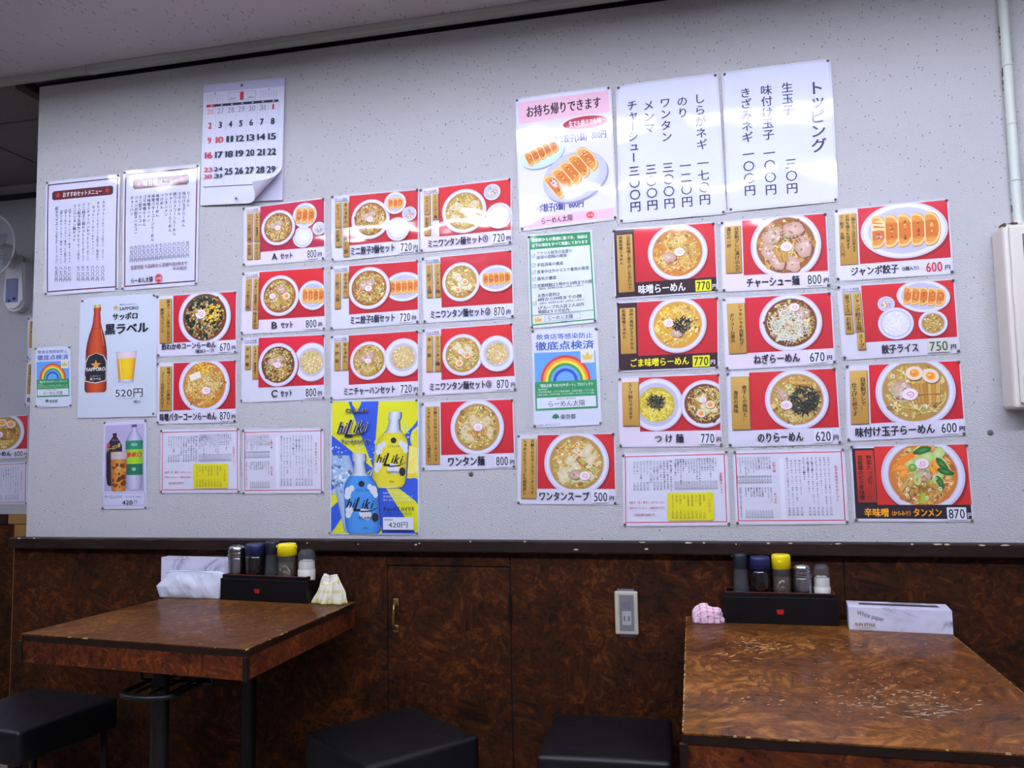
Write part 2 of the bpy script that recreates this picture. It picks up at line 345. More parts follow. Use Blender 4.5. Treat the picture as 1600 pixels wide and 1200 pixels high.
# ------------------------------------------------------------------ tables
TZL, TZR = .735, .708
M_EDGE = mat('dark edge band', (32, 19, 15), .45, coat=.05, spec=.3); M_WORN = mat('worn bare edge', (196, 158, 100), .7)
def table(name, cs, Z, ap, label, worn, M, wp, corner=.02):
    cen = Vector((sum(p[0] for p in cs)/4, sum(p[1] for p in cs)/4, 0)); root = empty(name, cen, label, 'table')
    pl = [Vector((p[0], p[1]))-cen.xy for p in cs]; pts = []       # order: back left, back right, front right, front left
    for k, p in enumerate(pl):
        a, b = (pl[k-1]-p).normalized(), (pl[(k+1) % 4]-p).normalized(); r = corner if k < 2 else .004
        for t in range(5): q = t/4; pts.append(tuple(p+a*r*(1-q)**2+b*r*q**2))
    bm = nb(); prism(bm, pts, Z-.003, Z)
    bmesh.ops.bevel(bm, geom=[e for e in bm.edges if all(abs(v.co.z-Z) < 1e-6 for v in e.verts)], offset=.0012, segments=2, affect='EDGES')
    top = obj('tabletop', bm, M, root)
    ins = [tuple(Vector(p)*.9985) for p in pts]
    bm = nb(); prism(bm, ins, Z-.018, Z-.003); obj('edge_band', bm, M_EDGE, root)
    bm = nb(); prism(bm, [tuple(Vector(p)*.996) for p in pts], Z-ap, Z-.018); obj('apron', bm, M_APRON, root)
    for p in pl[2:]: bm = nb(); box(bm, p.x*.997-.006, p.x*.997+.006, p.y*.997-.006, p.y*.997+.006, Z-ap, Z-.018); obj('corner_strip', bm, M_EDGE, root)
    # worn bare spots along the arris
    bm = nb(); rng = random.Random(3); e = [(pts[k], pts[(k+1) % len(pts)]) for k in range(len(pts))]
    for k in worn:
        a, b = pl[k], pl[(k+1) % 4]; L = (b-a).length; t = .01; nrm = Vector((a.y-b.y, b.x-a.x)).normalized()
        if nrm.dot((a+b)/2) < 0: nrm = -nrm
        while t < L-.01:
            l = rng.uniform(.003, .02); 
            if rng.random() < wp[k]:
                c = a+(b-a).normalized()*(t+l/2); d = (b-a).normalized()*l/2; wv = nrm*.0006; iv = nrm*-rng.uniform(.0015, .0035)
                vs = [bm.verts.new((*(c-d+iv*.3), Z+.0003)), bm.verts.new((*(c-d*.3+iv), Z+.0003)), bm.verts.new((*(c+d*.5+iv*.7), Z+.0003)), bm.verts.new((*(c+d+iv*.2), Z+.0003)), bm.verts.new((*(c+d+wv), Z-.0016)), bm.verts.new((*(c-d+wv), Z-.0016))]
                bm.faces.new((vs[0], vs[1], vs[2], vs[3])); bm.faces.new((vs[0], vs[3], vs[4], vs[5]))
            t += l+rng.uniform(0, .012)
    obj('worn_edge', bm, M_WORN, top)['kind'] = 'stuff'
    return root, cen, top
G3 = lambda x, y, z: tuple(atZ(x, y, z)[:2])
bl, br, frr, fl = G3(243, 938, TZL), G3(558, 940, TZL), G3(385, 1015, TZL), G3(33, 990, TZL)
k = (bl[1]+.02)/(bl[1]-fl[1]); bl = (bl[0]+(bl[0]-fl[0])*-k*-1 if 0 else bl[0]+(bl[0]-fl[0])*abs(.085/(bl[1]-fl[1])), bl[1]+.085)
tl, cl_, topl = table('restaurant_table', [bl, br, frr, fl], TZL, .072, 'small brown burl table on black pedestals with a rack beneath', (1, 2), M_TOP, {1: .35, 2: .14})
M_BLK = mat('black painted steel', (22, 22, 24), .4, metal=.3)
for nm, x, y, r in (('pedestal', -1.365, -.55, .022), ('pedestal', -1.352, -.15, .022)):
    bm = nb(); lathe(bm, [(r, .012), (r, TZL-.073)], 20, (x-cl_.x, y-cl_.y, 0)); box(bm, x-cl_.x-.06, x-cl_.x+.06, y-cl_.y-.06, y-cl_.y+.06, TZL-.078, TZL-.072); box(bm, x-cl_.x-.25, x-cl_.x+.25, y-cl_.y-.03, y-cl_.y+.03, 0, .025, .006); obj(nm, bm, M_BLK, tl)
rk = None
for k_, xo in enumerate((0, .045, .09, .135)):
    bm = nb(); x0 = -1.43+xo-cl_.x
    if k_ == 0:
        P_ = []; x1 = x0+.15; ya, yb = -.60-cl_.y, -.10-cl_.y
        for a in range(0, 181, 20): P_.append((x0+.075-.075*math.cos(math.radians(a)), yb+.05*math.sin(math.radians(a)), .60))
        for a in range(0, 181, 20): P_.append((x1-.075+.075*math.cos(math.radians(a)), ya-.05*math.sin(math.radians(a)), .60))
        tube(bm, P_, .006, 8, True); tube(bm, [(x0-.03, ya+.1, .60), (x1+.03, ya+.1, .60)], .005, 8); tube(bm, [(x0-.03, yb-.1, .60), (x1+.03, yb-.1, .60)], .005, 8); rk = obj('under_rack', bm, M_BLK, tl, smooth=True)
        bm = nb(); [tube(bm, [(x, y, .60), (x, y, TZL-.073)], .005, 8) for x in (x0-.03, x1+.03) for y in (ya+.1, yb-.1)]; obj('rack_hanger', bm, M_BLK, tl)
    else: tube(bm, [(x0-.01, -.62-cl_.y, .60), (x0-.01, -.08-cl_.y, .60)], .0045, 8); obj('rack_bar', bm, M_BLK, rk)
RC = [G3(1072, 962, TZR), (.600, -.016), (.572, -1.02), G3(1066, 1145, TZR)]
RC[1] = (G3(1490, 992, TZR)[0]+.003, -.02); RC[0] = (RC[0][0], -.02); RC[2] = (G3(1594, 1078, TZR)[0]-.01, RC[3][1]-.012)
cx_ = sum(p[0] for p in RC)/4; cy_ = sum(p[1] for p in RC)/4
loc = lambda px, py: (atZ(px, py, TZR)[0]-cx_, atZ(px, py, TZR)[1]-cy_)
a1, a2, a3 = loc(1185, 1005), loc(1430, 1098), loc(1320, 1010)
M_TOPR = flake_wood('varnished burl top, scratched', s2l((54, 29, 12)), s2l((98, 56, 20)), s2l((138, 92, 38)), .5, .16, 1.1, [(a1[0], a1[1], .085, .06, .70, 1.), (a2[0], a2[1], .10, .06, .71, 1.3)], .09, .12)
tr, cr_, topr = table('restaurant_table', RC, TZR, .10, 'large brown burl table with a heavily scratched top', (2, 3, 1), M_TOPR, {2: .2, 3: .7, 1: .75})
for sx in (-1, 1):
    for sy in (-.36, .36): bm = nb(); box(bm, sx*.24-.02, sx*.24+.02, sy-.02, sy+.02, 0, TZR-.10, .002); obj('leg', bm, M_BLK, tr)
# scratches gouged into the varnish, as thin slivers
def inside(x, y, cs):
    return all((cs[(k+1) % 4][0]-cs[k][0])*(y-cs[k][1])-(cs[(k+1) % 4][1]-cs[k][1])*(x-cs[k][0]) < -.004 for k in range(4))
def scratches(top, cen, Z, spots, seed, M):
    rng = random.Random(seed); bm = nb()
    for px, py, sx, sy, n, L in spots:
        for _ in range(n):
            x, y = rng.gauss(px, sx), rng.gauss(py, sy); p = atZ(x, y, Z)
            if not inside(p[0], p[1], RC if Z == TZR else [bl, br, frr, fl]): continue
            a = rng.gauss(.25, .5); l = rng.uniform(.2, 1)*L; wd = rng.uniform(.0006, .0016)*(1+L*25)
            d = Vector((math.cos(a), math.sin(a)))*l/2; n_ = Vector((-d.y, d.x)).normalized()*wd; c = Vector((p[0]-cen.x, p[1]-cen.y)); bnd = n_*rng.uniform(-2, 2)
            vs = [bm.verts.new((*q, Z+.00025)) for q in (c-d, c+bnd+n_, c+d, c+bnd-n_)]; bm.faces.new(vs)
    obj('scratch_marks', bm, M, top)['kind'] = 'stuff'
scratches(topr, cr_, TZR, [(1200, 1012, 20, 4, 50, .028), (1175, 1000, 20, 5, 26, .022), (1158, 1022, 18, 6, 8, .04), (1330, 1008, 50, 6, 10, .015), (1155, 1092, 30, 8, 8, .02), (1300, 1050, 100, 30, 40, .008)], 7, mat('bare scratch', (196, 150, 92), .7))
scratches(topr, cr_, TZR, [(1420, 1095, 40, 10, 80, .022), (1460, 1112, 34, 6, 26, .024), (1345, 1100, 24, 8, 40, .012), (1370, 1070, 50, 14, 30, .01)], 8, mat('pale dent', (158, 150, 132), .4))
scratches(topl, cl_, TZL, [(400, 958, 24, 8, 16, .012), (300, 975, 40, 12, 14, .014), (430, 980, 30, 8, 10, .014)], 9, mat('pale dent', (158, 150, 132), .4))
# ------------------------------------------------------------------ stools
M_VIN = mat('black vinyl', (13, 13, 17), .45, coat=.03, spec=.4); M_CHR = mat('dark enamelled steel', (46, 46, 50), .35, metal=.6)
def stool(x, y, s, rz, label, Z=.43):
    root = empty('stool', (x, y, 0), label, 'stool', 'square black vinyl stools', rz); h = s/2
    bm = nb(); box(bm, -h, h, -h, h, Z-.10, Z, .016, 4)
    bmesh.ops.subdivide_edges(bm, edges=[e for e in bm.edges if e.calc_length() > .2], cuts=6, use_grid_fill=True)
    for v in bm.verts:
        if v.co.z > Z-.02: v.co.z += .006*(1-(v.co.x/h)**2)*(1-(v.co.y/h)**2)-.003
    obj('seat', bm, M_VIN, root, smooth=True)
    bm = nb(); c = h-.004; P_ = [(-c, -c, Z-.022), (c, -c, Z-.022), (c, c, Z-.022), (-c, c, Z-.022)]
    pp = []
    for k, p in enumerate(P_):
        a, b = Vector(P_[k-1]), Vector(P_[(k+1) % 4]); p = Vector(p)
        for t in range(5): q = t/4; pp.append(p+(a-p).normalized()*.016*(1-q)**2+(b-p).normalized()*.016*q**2)
    tube(bm, [v_*1.0+Vector((0, 0, 0)) for v_ in pp], .0042, 6, True); obj('piping', bm, M_VIN, root, smooth=True)
    for sx in (-1, 1):
        for sy in (-1, 1): bm = nb(); tube(bm, [(sx*(h-.03), sy*(h-.03), Z-.10), (sx*(h-.018), sy*(h-.018), .012)], .011, 10); lg = obj('leg', bm, M_CHR, root, smooth=True); bm = nb(); lathe(bm, [(0, 0), (.014, 0), (.014, .02), (.011, .022)], 10, (sx*(h-.018), sy*(h-.018), 0)); obj('rubber_foot', bm, M_BLK, lg)
    bm = nb()
    for a, b in (((-1, -1), (1, -1)), ((1, -1), (1, 1)), ((1, 1), (-1, 1)), ((-1, 1), (-1, -1))): tube(bm, [(a[0]*(h-.024), a[1]*(h-.024), .16), (b[0]*(h-.024), b[1]*(h-.024), .16)], .007, 8)
    obj('stretcher', bm, M_CHR, root, smooth=True)
stool(-.842, -.288, .345, math.radians(-38), 'black vinyl stool standing corner-on before the small brown door')
stool(-.262, -.205, .335, math.radians(2), 'black vinyl stool squarely under the wall outlet, beside the large table')
stool(-2.035, -.262, .355, math.radians(-7), 'black vinyl stool at the outer side of the small table')
# ------------------------------------------------------------------ condiment trays
M_LAC = mat('black lacquer', (11, 12, 13), .4, coat=.08, coat_r=.2, spec=.3); M_RED = mat('red lacquer inside', (122, 26, 26), .4, coat=.3); M_NOTCH = mat('red notch', (176, 26, 30), .35)
def tray(p0, p1, Z, H, D, label, notch):
    p0, p1 = Vector(p0), Vector(p1); W = (p1-p0).length; rz = math.atan2(p1.y-p0.y, p1.x-p0.x); c = (p0+p1)/2; root = empty('condiment_tray', (c.x, c.y, Z), label, 'tray', 'black lacquered condiment trays', rz); h = W/2; t = .006
    bm = nb(); lo, hi = H*.86, H*.90                      # body slightly wider at the base, lip stepped out on top
    for a in ((-h, h, 0, t), (-h, h, D-t, D), (-h, -h+t, t, D-t), (h-t, h, t, D-t)): box(bm, a[0], a[1], a[2], a[3], 0, lo, .0008, 1)
    box(bm, -h+t, h-t, t, D-t, 0, .006); obj('box_body', bm, M_LAC, root)
    bm = nb(); e = .004
    for a in ((-h+e, h-e, e, e+t), (-h+e, h-e, D-t-e, D-e), (-h+e, -h+e+t, e+t, D-t-e), (h-e-t, h-e, e+t, D-t-e)): box(bm, a[0], a[1], a[2], a[3], lo, H, .001, 1)
    obj('lip', bm, M_LAC, root)
    bm = nb(); z0, z1 = H-.0005, H+.001
    for a in ((-h+e+.0015, h-e-.0015, e+.002, e+t-.0005), (-h+e+.002, h-e-.002, D-t-e+.001, D-e-.001), (-h+e+.002, -h+e+t-.0005, e+t, D-t-e), (h-e-t+.0005, h-e-.002, e+t, D-t-e)): box(bm, a[0], a[1], a[2], a[3], z0, z1)
    for a in ((-h+t, h-t, D-t-.002, D-t-.0005), (-h+t+.0003, -h+t+.0018, t, D-t), (h-t-.0018, h-t-.0003, t, D-t)): box(bm, a[0], a[1], a[2], a[3], .007, H-.001)
    obj('red_rim', bm, M_RED, root)
    bm = nb(); nz = H*.40; prism(bm, [(notch-.0095, nz+.006), (notch-.0075, nz-.006), (notch+.0075, nz-.006), (notch+.0095, nz+.006)], 0, .0015); bmesh.ops.rotate(bm, verts=bm.verts, cent=(0, 0, 0), matrix=Matrix.Rotation(PI/2, 3, 'X')); bmesh.ops.translate(bm, verts=bm.verts, vec=(0, -.0001, 0)); obj('red_notch', bm, M_NOTCH, root)
    return root
tL = tray(G3(344, 937, TZL), G3(479, 943.6, TZL), TZL, .078, .078, 'black lacquered condiment tray between the white packet and the yellow cloth', -.02)
tR = tray(G3(1131, 973, TZR), G3(1312, 978.6, TZR), TZR, .082, .088, 'black lacquered condiment tray between the pink cloth and the flat marbled tissue box', 0.0)
M_GL = mat('clear glass', (110, 116, 122), .08, coat=1.); M_GL.node_tree.nodes['Principled BSDF'].inputs['Alpha'].default_value = .16; M_STEEL = mat('brushed steel', (170, 168, 170), .22, metal=1.); M_NAVY = mat('navy plastic cap', (26, 34, 76), .4); M_BCAP = mat('black plastic cap', (24, 30, 40), .4); M_YCAP = mat('yellow plastic cap', (236, 214, 16), .4)
M_SOY = mat('dark soy bottle', (14, 9, 8), .08, coat=1.); M_SAUCE = mat('dark red sauce', (40, 10, 8), .1, coat=.5); M_OIL = mat('amber vinegar', (72, 54, 20), .1, coat=.4); M_OIL.node_tree.nodes['Principled BSDF'].inputs['Alpha'].default_value = .95; M_SALT = mat('white shaker', (222, 220, 206), .45, coat=.3); M_PEP = mat('grey pepper shaker', (110, 84, 70), .25, metal=.7)
def jar(kind, x0, x1, ytop, Y, Zb, label):
    a, b = atY(x0, ytop+10, Y), atY(x1, ytop+10, Y); r = (b[0]-a[0])/2*.97; X = (a[0]+b[0])/2; H = atY((x0+x1)/2, ytop, Y)[2]-Zb; L = lambda pr, M, nm, p: obj(nm, lathe(nb(), pr, 32), M, p, smooth=True)
    cat = {'steel': 'shaker', 'salt': 'shaker'}.get(kind, 'bottle'); root = empty({'steel': 'spice_shaker', 'salt': 'salt_shaker'}.get(kind, 'sauce_bottle'), (X, Y, Zb), label, cat)
    if kind == 'steel':
        L([(0, 0), (r*.9, 0), (r*.94, .004), (r*.94, H*.72), (r*.9, H*.76), (0, H*.76)], M_STEEL, 'shaker_body', root); o = L([(r*.9, H*.74), (r, H*.75), (r, H*.78), (r*.97, H*.79), (r, H*.80), (r, H*.84), (r*.96, H*.85), (r*.99, H*.86), (r*.99, H*.90), (r*.93, H*.94), (r*.8, H*.965), (r*.3, H*.985), (0, H*.99)], M_STEEL, 'lid', root)
        bm = nb(); [lathe(bm, [(0, H*.992), (.0022, H*.99), (.0024, H*.98)], 10, (r*.45*math.cos(t), r*.45*math.sin(t), 0)) for t in (0, 1.26, 2.5, 3.8, 5.)]; obj('shaker_hole', bm, M_BLK, o)
    elif kind == 'salt':
        L([(0, 0), (r*.85, 0), (r*.95, .006), (r*.97, H*.5), (r*.97, H*.58), (r*.88, H*.60), (r*.86, H*.74), (0, H*.76)], M_SALT, 'shaker_body', root); L([(r*.98, H*.59), (r, H*.62), (r, H*.86), (r*.9, H*.94), (r*.6, H*.99), (0, H), (0, H*.985), (r*.55, H*.975), (r*.84, H*.93), (r*.94, H*.85), (r*.94, H*.6)], M_GL, 'clear_lid', root)
        bm = nb(); rng = random.Random(5); [lathe(bm, [(0, .002), (.002, 0), (0, -.002)], 6, (rng.uniform(-.5, .5)*r, rng.uniform(-.5, .5)*r, H*.763)) for _ in range(40)]; obj('salt_grains', bm, M_SALT, root)['kind'] = 'stuff'
    else:
        if kind == 'black':
            L([(0, 0), (r*.92, 0), (r, .008), (r, H*.42), (r*.92, H*.6), (r*.82, H*.76), (r*.80, H*.80), (r*.74, H*.80), (r*.76, H*.75), (r*.86, H*.6), (r*.94, H*.42), (r*.94, .01), (0, .006)], M_GL, 'glass_body', root); L([(0, .007), (r*.9, .009), (r*.92, H*.34), (0, H*.34)], M_SAUCE, 'sauce', root); cp = L([(r*.86, H*.77), (r*.9, H*.78), (r*.86, H*.96), (r*.8, H*.99), (0, H)], M_BCAP, 'cap', root); bm = nb(); tube(bm, [(-r*.8, 0, H*.93), (-r*1.12, -.002, H*.96)], .0032, 8); obj('spout', bm, M_BCAP, cp)
        else:
            mt, cm = (M_SOY, M_NAVY) if kind == 'navy' else (M_OIL, M_YCAP)
            if kind == 'navy': L([(0, 0), (r*.88, 0), (r*.96, .006), (r*.96, H*.72), (r*.9, H*.8), (0, H*.8)], mt, 'bottle_body', root)
            else:
                L([(0, 0), (r*.88, 0), (r*.96, .006), (r*.96, H*.72), (r*.9, H*.8), (r*.86, H*.8), (r*.91, H*.71), (r*.91, .008), (0, .006)], M_GL, 'glass_body', root); L([(0, .007), (r*.89, .009), (r*.89, H*.66), (0, H*.66)], mt, 'vinegar', root)
            cp = L([(r*.92, H*.775), (r, H*.78), (r*.99, H*.95), (r*.95, H*.985), (r*.85, H), (0, H*.995)], cm, 'cap', root)
            if kind == 'yellow':
                bm = nb(); 
                for s in ((-1, 1) if x0 < 800 else (0,)):
                    if s: tube(bm, [(s*r*.9, -.003, H*.94), (s*r*1.16, -.004, H*.945)], .0035, 8)
                    else: tube(bm, [(-r*.3, -r*.9, H*.9), (-r*.3, -r*1.1, H*.905)], .0035, 8)
                obj('spout', bm, cm, cp)
    return root
Lb, Rb = TZL+.0065, TZR+.0065
g = 'left'
yt = lambda x, T, d: T.matrix_world
def trayY(T0, T1, x, Z, dep):   # world y of the point dep behind the front edge of a tray, at pixel x
    a, b = G3(*T0, Z), G3(*T1, Z); t = (x-T0[0])/(T1[0]-T0[0]); return a[1]+(b[1]-a[1])*t+dep
for kd, x0, x1, yp, dep, lb in (('steel', 357.5, 384, 850, .038, 'steel spice shaker next to the standing tissue box, in the small table tray'), ('navy', 385, 414.5, 849, .038, 'dark bottle with navy cap in the small table tray'), ('black', 414.5, 437, 844.5, .045, 'clear sauce bottle with tall black cap in the small table tray'), ('yellow', 434.5, 462.5, 849, .036, 'vinegar bottle with yellow eared cap in the small table tray'), ('salt', 466, 492.5, 857, .038, 'white salt shaker with clear dome nearest the yellow cloth, in the small table tray')):
    jar(kd, x0, x1, yp, trayY((344, 937), (479, 943.6), x0-12, TZL, dep), Lb, lb)
for kd, x0, x1, yp, dep, lb in (('black', 1143, 1169.5, 864, .044, 'clear sauce bottle with black cap nearest the pink cloth, in the large table tray'), ('navy', 1170, 1204, 869, .044, 'dark bottle with navy cap in the large table tray'), ('yellow', 1204.5, 1236, 866, .044, 'vinegar bottle with yellow cap in the large table tray'), ('steel', 1236.5, 1269, 879, .044, 'steel spice shaker in the large table tray beside the salt'), ('salt', 1269, 1297.5, 880, .044, 'white salt shaker with clear dome nearest the flat tissue box, in the large table tray')):
    jar(kd, x0, x1, yp, trayY((1131, 973), (1312, 978.6), x0-12, TZR, dep), Rb, lb)
# ------------------------------------------------------------------ tissue boxes
def m_marble(name):
    M = mat(name, (222, 222, 240), .5, coat=.15); N = NT(M); v = N.coord(); n = N.noise(N.mapping(v, (1, 1, 1.7), (0, .5, 0)), 7, 6, .6, 1.2)
    n2 = N.noise(v, 7, 2, .5)
    k = N.math('ABSOLUTE', N.math('SUBTRACT', n, .5)); vein = N.ramp(k, [(.0, (1, 1, 1)), (.035, (.35, .35, .35)), (.10, (0, 0, 0))]); mk = N.math('MULTIPLY', vein, N.ramp(n2, [(.42, (0, 0, 0)), (.56, (1, 1, 1))]))
    N.ln(N.mix(N.math('MULTIPLY', mk, .75), s2l((218, 218, 238)), s2l((84, 86, 116))), N.b.inputs['Base Color']); return M
M_MAR = m_marble('marbled carton'); M_SLOT = mat('slot film', (66, 64, 70), .3)
def boxrot(p0, p1): p0, p1 = Vector(p0), Vector(p1); return (p0+p1)/2, (p1-p0).length, math.atan2(p1.y-p0.y, p1.x-p0.x)
c, W_, rz = boxrot(G3(1327, 984, TZR), G3(1490, 992, TZR)); H_ = atY(1327, 947.7, G3(1327, 984, TZR)[1])[2]-TZR
root = empty('tissue_box', (c.x, c.y, TZR), 'marbled tissue box lying flat at the back of the large table', 'tissue box', None, rz)
dd = .088; bm = nb(); box(bm, -W_/2, W_/2, 0, dd, 0, H_, .0015, 2); obj('carton', bm, M_MAR, root)
bm = nb(); box(bm, -W_*.38, W_*.40, dd*.40, dd*.66, H_-.0006, H_+.0005); obj('opening', bm, M_SLOT, root)
def flat_text(txt, M, parent, name, loc, size, w, shear=0, slope=0, bold=0, rotx=PI/2):
    cu = bpy.data.curves.new(name, 'FONT'); cu.body = txt; cu.size = size; cu.shear = shear; cu.offset = bold*size; cu.resolution_u = 3
    t = bpy.data.objects.new(name, cu); C.objects.link(t); me = bpy.data.meshes.new_from_object(t.evaluated_get(bpy.context.evaluated_depsgraph_get())); bpy.data.objects.remove(t)
    xs_ = [v.co.x for v in me.vertices]; k = w/(max(xs_)-min(xs_)); x0 = min(xs_)
    for v in me.vertices: v.co.x = (v.co.x-x0)*k; v.co.y += slope*v.co.x
    me.materials.clear(); me.materials.append(M); o = link(name, me, parent, loc); o.rotation_euler = (rotx, 0, 0); return o
M_INK = mat('dark ink', (40, 40, 56), .5)
flat_text('White paper', M_INK, root, 'lettering', (-W_/2+.022, -.0004, H_*.66), .017, .062, .35, -.24)
bm = nb(); box(bm, -W_/2+.012, -W_/2+.064, -.0006, 0, .005, .022); s_ = obj('printed_label', bm, mat('label print', (214, 206, 206), .5), root)
flat_text('SUN STYLE', M_INK, s_, 'lettering', (-W_/2+.0145, -.0009, .0115), .0095, .047, 0, 0, .02); flat_text('PREMIUM SOFT', M_INK, s_, 'lettering', (-W_/2+.018, -.0009, .0065), .0035, .034)
# left box stands on its long edge behind a packet
yf = G3(344, 937, TZL)[1]+.048; a, b = atY(251.5, 900, yf), atY(357.5, 900, yf-.012); H2 = atY(251.5, 870.5, yf)[2]-TZL
c, W2, rz = boxrot((a[0], a[1]), (b[0], b[1])); root = empty('tissue_box', (c.x, c.y, TZL), 'marbled tissue box standing on its edge at the back of the small table', 'tissue box', None, rz)
bm = nb(); box(bm, -W2/2, W2/2, 0, .038, 0, H2, .0015, 2); obj('carton', bm, M_MAR, root)
bm = nb(); box(bm, W2/2-.0002, W2/2+.0008, .004, .034, H2*.08, H2*.92); obj('end_flap', bm, mat('carton flap', (214, 214, 234), .6), root)
# soft white tissue packet leaning in front of it
a, b = atY(250, 937, yf-.034), atY(343, 937, yf-.036); c, W3, rz = boxrot((a[0], a[1]), (b[0], b[1])); Hp = atY(300, 892, yf-.03)[2]-TZL
M_PKT = mat('white soft film', (218, 222, 238), .38, coat=.25); root = empty('tissue_packet', (c.x, c.y, TZL), 'crumpled white plastic tissue packet leaning before the standing marbled box', 'tissue packet', None, rz)
bm = nb(); nx, nz = 44, 26; R2 = []
for side in (0, 1):
    rows = []
    for j in range(nz+1):
        v_ = j/nz; row = []
        for k in range(nx+1):
            u = k/nx; lo = -.5*W3; xl = lo+(.0 if v_ > .95 else 0)+W3*(-.085*max(0, 1-abs(v_-.42)/.42)+.12*max(0, (v_-.42)/.58)); xr = .5*W3+W3*.04*v_; x = xl+(xr-xl)*u
            z = v_*Hp*(1-.06*abs(u-.45)-.10*(u > .9)*(u-.9)*5+.02*math.sin(u*9)); e_ = math.sin(PI*min(1, max(0, u)))**.5*math.sin(PI*min(1, v_*.92+.04))**.6
            cr1 = noise.noise(Vector((x*34, z*30, side*3)))*.0048+abs(noise.noise(Vector((x*60+z*50, z*18, 4))))*.0034
            y = (-1 if side == 0 else .35)*(.016*e_+cr1*(.3+e_)) ; row.append(bm.verts.new((x, y+v_*.012, max(0, z))))
        rows.append(row)
    for j in range(nz):
        for k in range(nx): bm.faces.new((rows[j][k], rows[j][k+1], rows[j+1][k+1], rows[j+1][k]))
    R2.append(rows)
A_, B_ = R2
for j in range(nz): bm.faces.new((A_[j][0], A_[j+1][0], B_[j+1][0], B_[j][0])); bm.faces.new((A_[j][nx], B_[j][nx], B_[j+1][nx], A_[j+1][nx]))
for k in range(nx): bm.faces.new((A_[0][k], B_[0][k], B_[0][k+1], A_[0][k+1])); bm.faces.new((A_[nz][k], A_[nz][k+1], B_[nz][k+1], B_[nz][k]))
obj('film_wrap', bm, M_PKT, root, smooth=True)
bm = nb(); tube(bm, [(-W3*.4, -.004, Hp*.93), (-W3*.2, -.003, Hp*.99), (W3*.1, -.003, Hp*.985), (W3*.4, -.004, Hp*.93)], .0011, 6); obj('opening_seam', bm, mat('grey seam', (150, 156, 166), .4), root)
bm = nb(); box(bm, -W3*.47, W3*.48, -.0048, -.0036, .011, .0122); obj('bottom_seam', bm, M_PKT, root)
# ------------------------------------------------------------------ damp cloths
def m_check(name, base, line, ax, ay, wdt):
    M = mat(name, base, .9, spec=.2); N = NT(M); a = N.add('ShaderNodeUVMap'); s = N.sep(a.outputs[0])
    f = lambda q, k: N.math('LESS_THAN', N.math('FRACT', N.math('MULTIPLY', q, k)), wdt)
    t = N.math('ADD', N.math('MULTIPLY', f(s[0], ax), .5), N.math('MULTIPLY', f(s[1], ay), .5))
    N.ln(N.mix(t, s2l(base), s2l(line)), N.b.inputs['Base Color']); n = N.noise(N.coord(), 900, 2); N.bump(n, .3, .0006); return M
M_PINK = m_check('pink check cloth', (236, 214, 228), (214, 96, 138), 5, 7, .24); M_YCL = m_check('yellow stripe cloth', (228, 228, 220), (212, 204, 110), 17, 3, .34)
def cloth(c, rx, ry, H, label, M, seed, kind, rz=0):
    rng = random.Random(seed); bm = nb(); uvl = bm.loops.layers.uv.new('UVMap'); nu, nv = 96, 40; rows = []; uv = {}
    for j in range(nv+1):
        v_ = j/nv; row = []
        for k in range(nu):
            th = 2*PI*k/nu; cs, sn = math.cos(th), math.sin(th)
            if kind == 'ball':
                ph = v_*PI*.5; w_ = math.cos(ph); q = Vector((cs*w_*1.5, sn*w_*1.5, math.sin(ph)*1.5+seed)); f = 1+.12*noise.noise(q)
                ridge = abs(noise.noise(q*3.1+Vector((3, 1, 2)))); low = max(0, 1-v_*1.3)*(.35+.65*max(0, cs)); f -= .36*ridge*low; f += .10*math.sin(th*17+5*noise.noise(q*1.5)+v_*9)*low
                x, y, z = rx*cs*w_**.7*f, ry*sn*w_**.7*f, H*math.sin(ph)**.8*(1+.14*noise.noise(q*1.2)-.1*cs)
            else:
                w_ = (1-v_)**.75; q = Vector((cs*1.6, sn*1.6, v_*1.5+seed)); f = 1+.13*math.sin(th*7+2*noise.noise(q))*(1-v_*.6)+.2*noise.noise(q*1.7)
                sq = 1/max(abs(cs), abs(sn))**.5; top = .34; x, y = rx*cs*(top+(1-top)*w_)*f*sq*(1-.0*v_), ry*sn*(top*.5+(1-top*.5)*w_)*f; z = H*(v_**.8)*(1+.24*math.cos(th*2+.6)*v_**3); x += rx*.12*v_
                if v_ > .93: t = (v_-.93)/.07; x *= 1-t*.96; y *= 1-t*.96; z -= H*.18*t
            row.append(bm.verts.new((x, y, max(z, 0)))); uv[row[-1]] = (th/(2*PI) if kind != 'ball' else .5+x/rx*.5, v_ if kind != 'ball' else .5+z/H*.35+y/ry*.35)
        rows.append(row)
    for j in range(nv):
        for k in range(nu):
            k2 = (k+1) % nu; f = bm.faces.new((rows[j][k], rows[j][k2], rows[j+1][k2], rows[j+1][k]))
            for l in f.loops: u = uv[l.vert]; l[uvl].uv = (u[0]+(1 if kind != 'ball' and k2 == 0 and l.vert in (rows[j][0], rows[j+1][0]) else 0), u[1])
    bm.faces.new(rows[0][::-1]); bmesh.ops.remove_doubles(bm, verts=rows[nv], dist=.0004)
    o = obj('table_cloth', bm, M, None, (c[0], c[1], c[2]), True); o.rotation_euler.z = rz; tag(o, label, 'cloth', 'small folded wiping cloths'); return o
p = atZ(1107, 975, TZR); cloth((p[0]+.0, p[1]+.022, TZR+.0008), .045, .028, .047, 'pink and white checked cloth balled up at the corner of the large table', M_PINK, 5, 'ball', .2)
p = atZ(509, 945, TZL); cloth((p[0], p[1]+.026, TZL+.0008), .052, .026, .078, 'yellow and white striped cloth folded upright beside the small table tray', M_YCL, 12, 'tent', -.15)
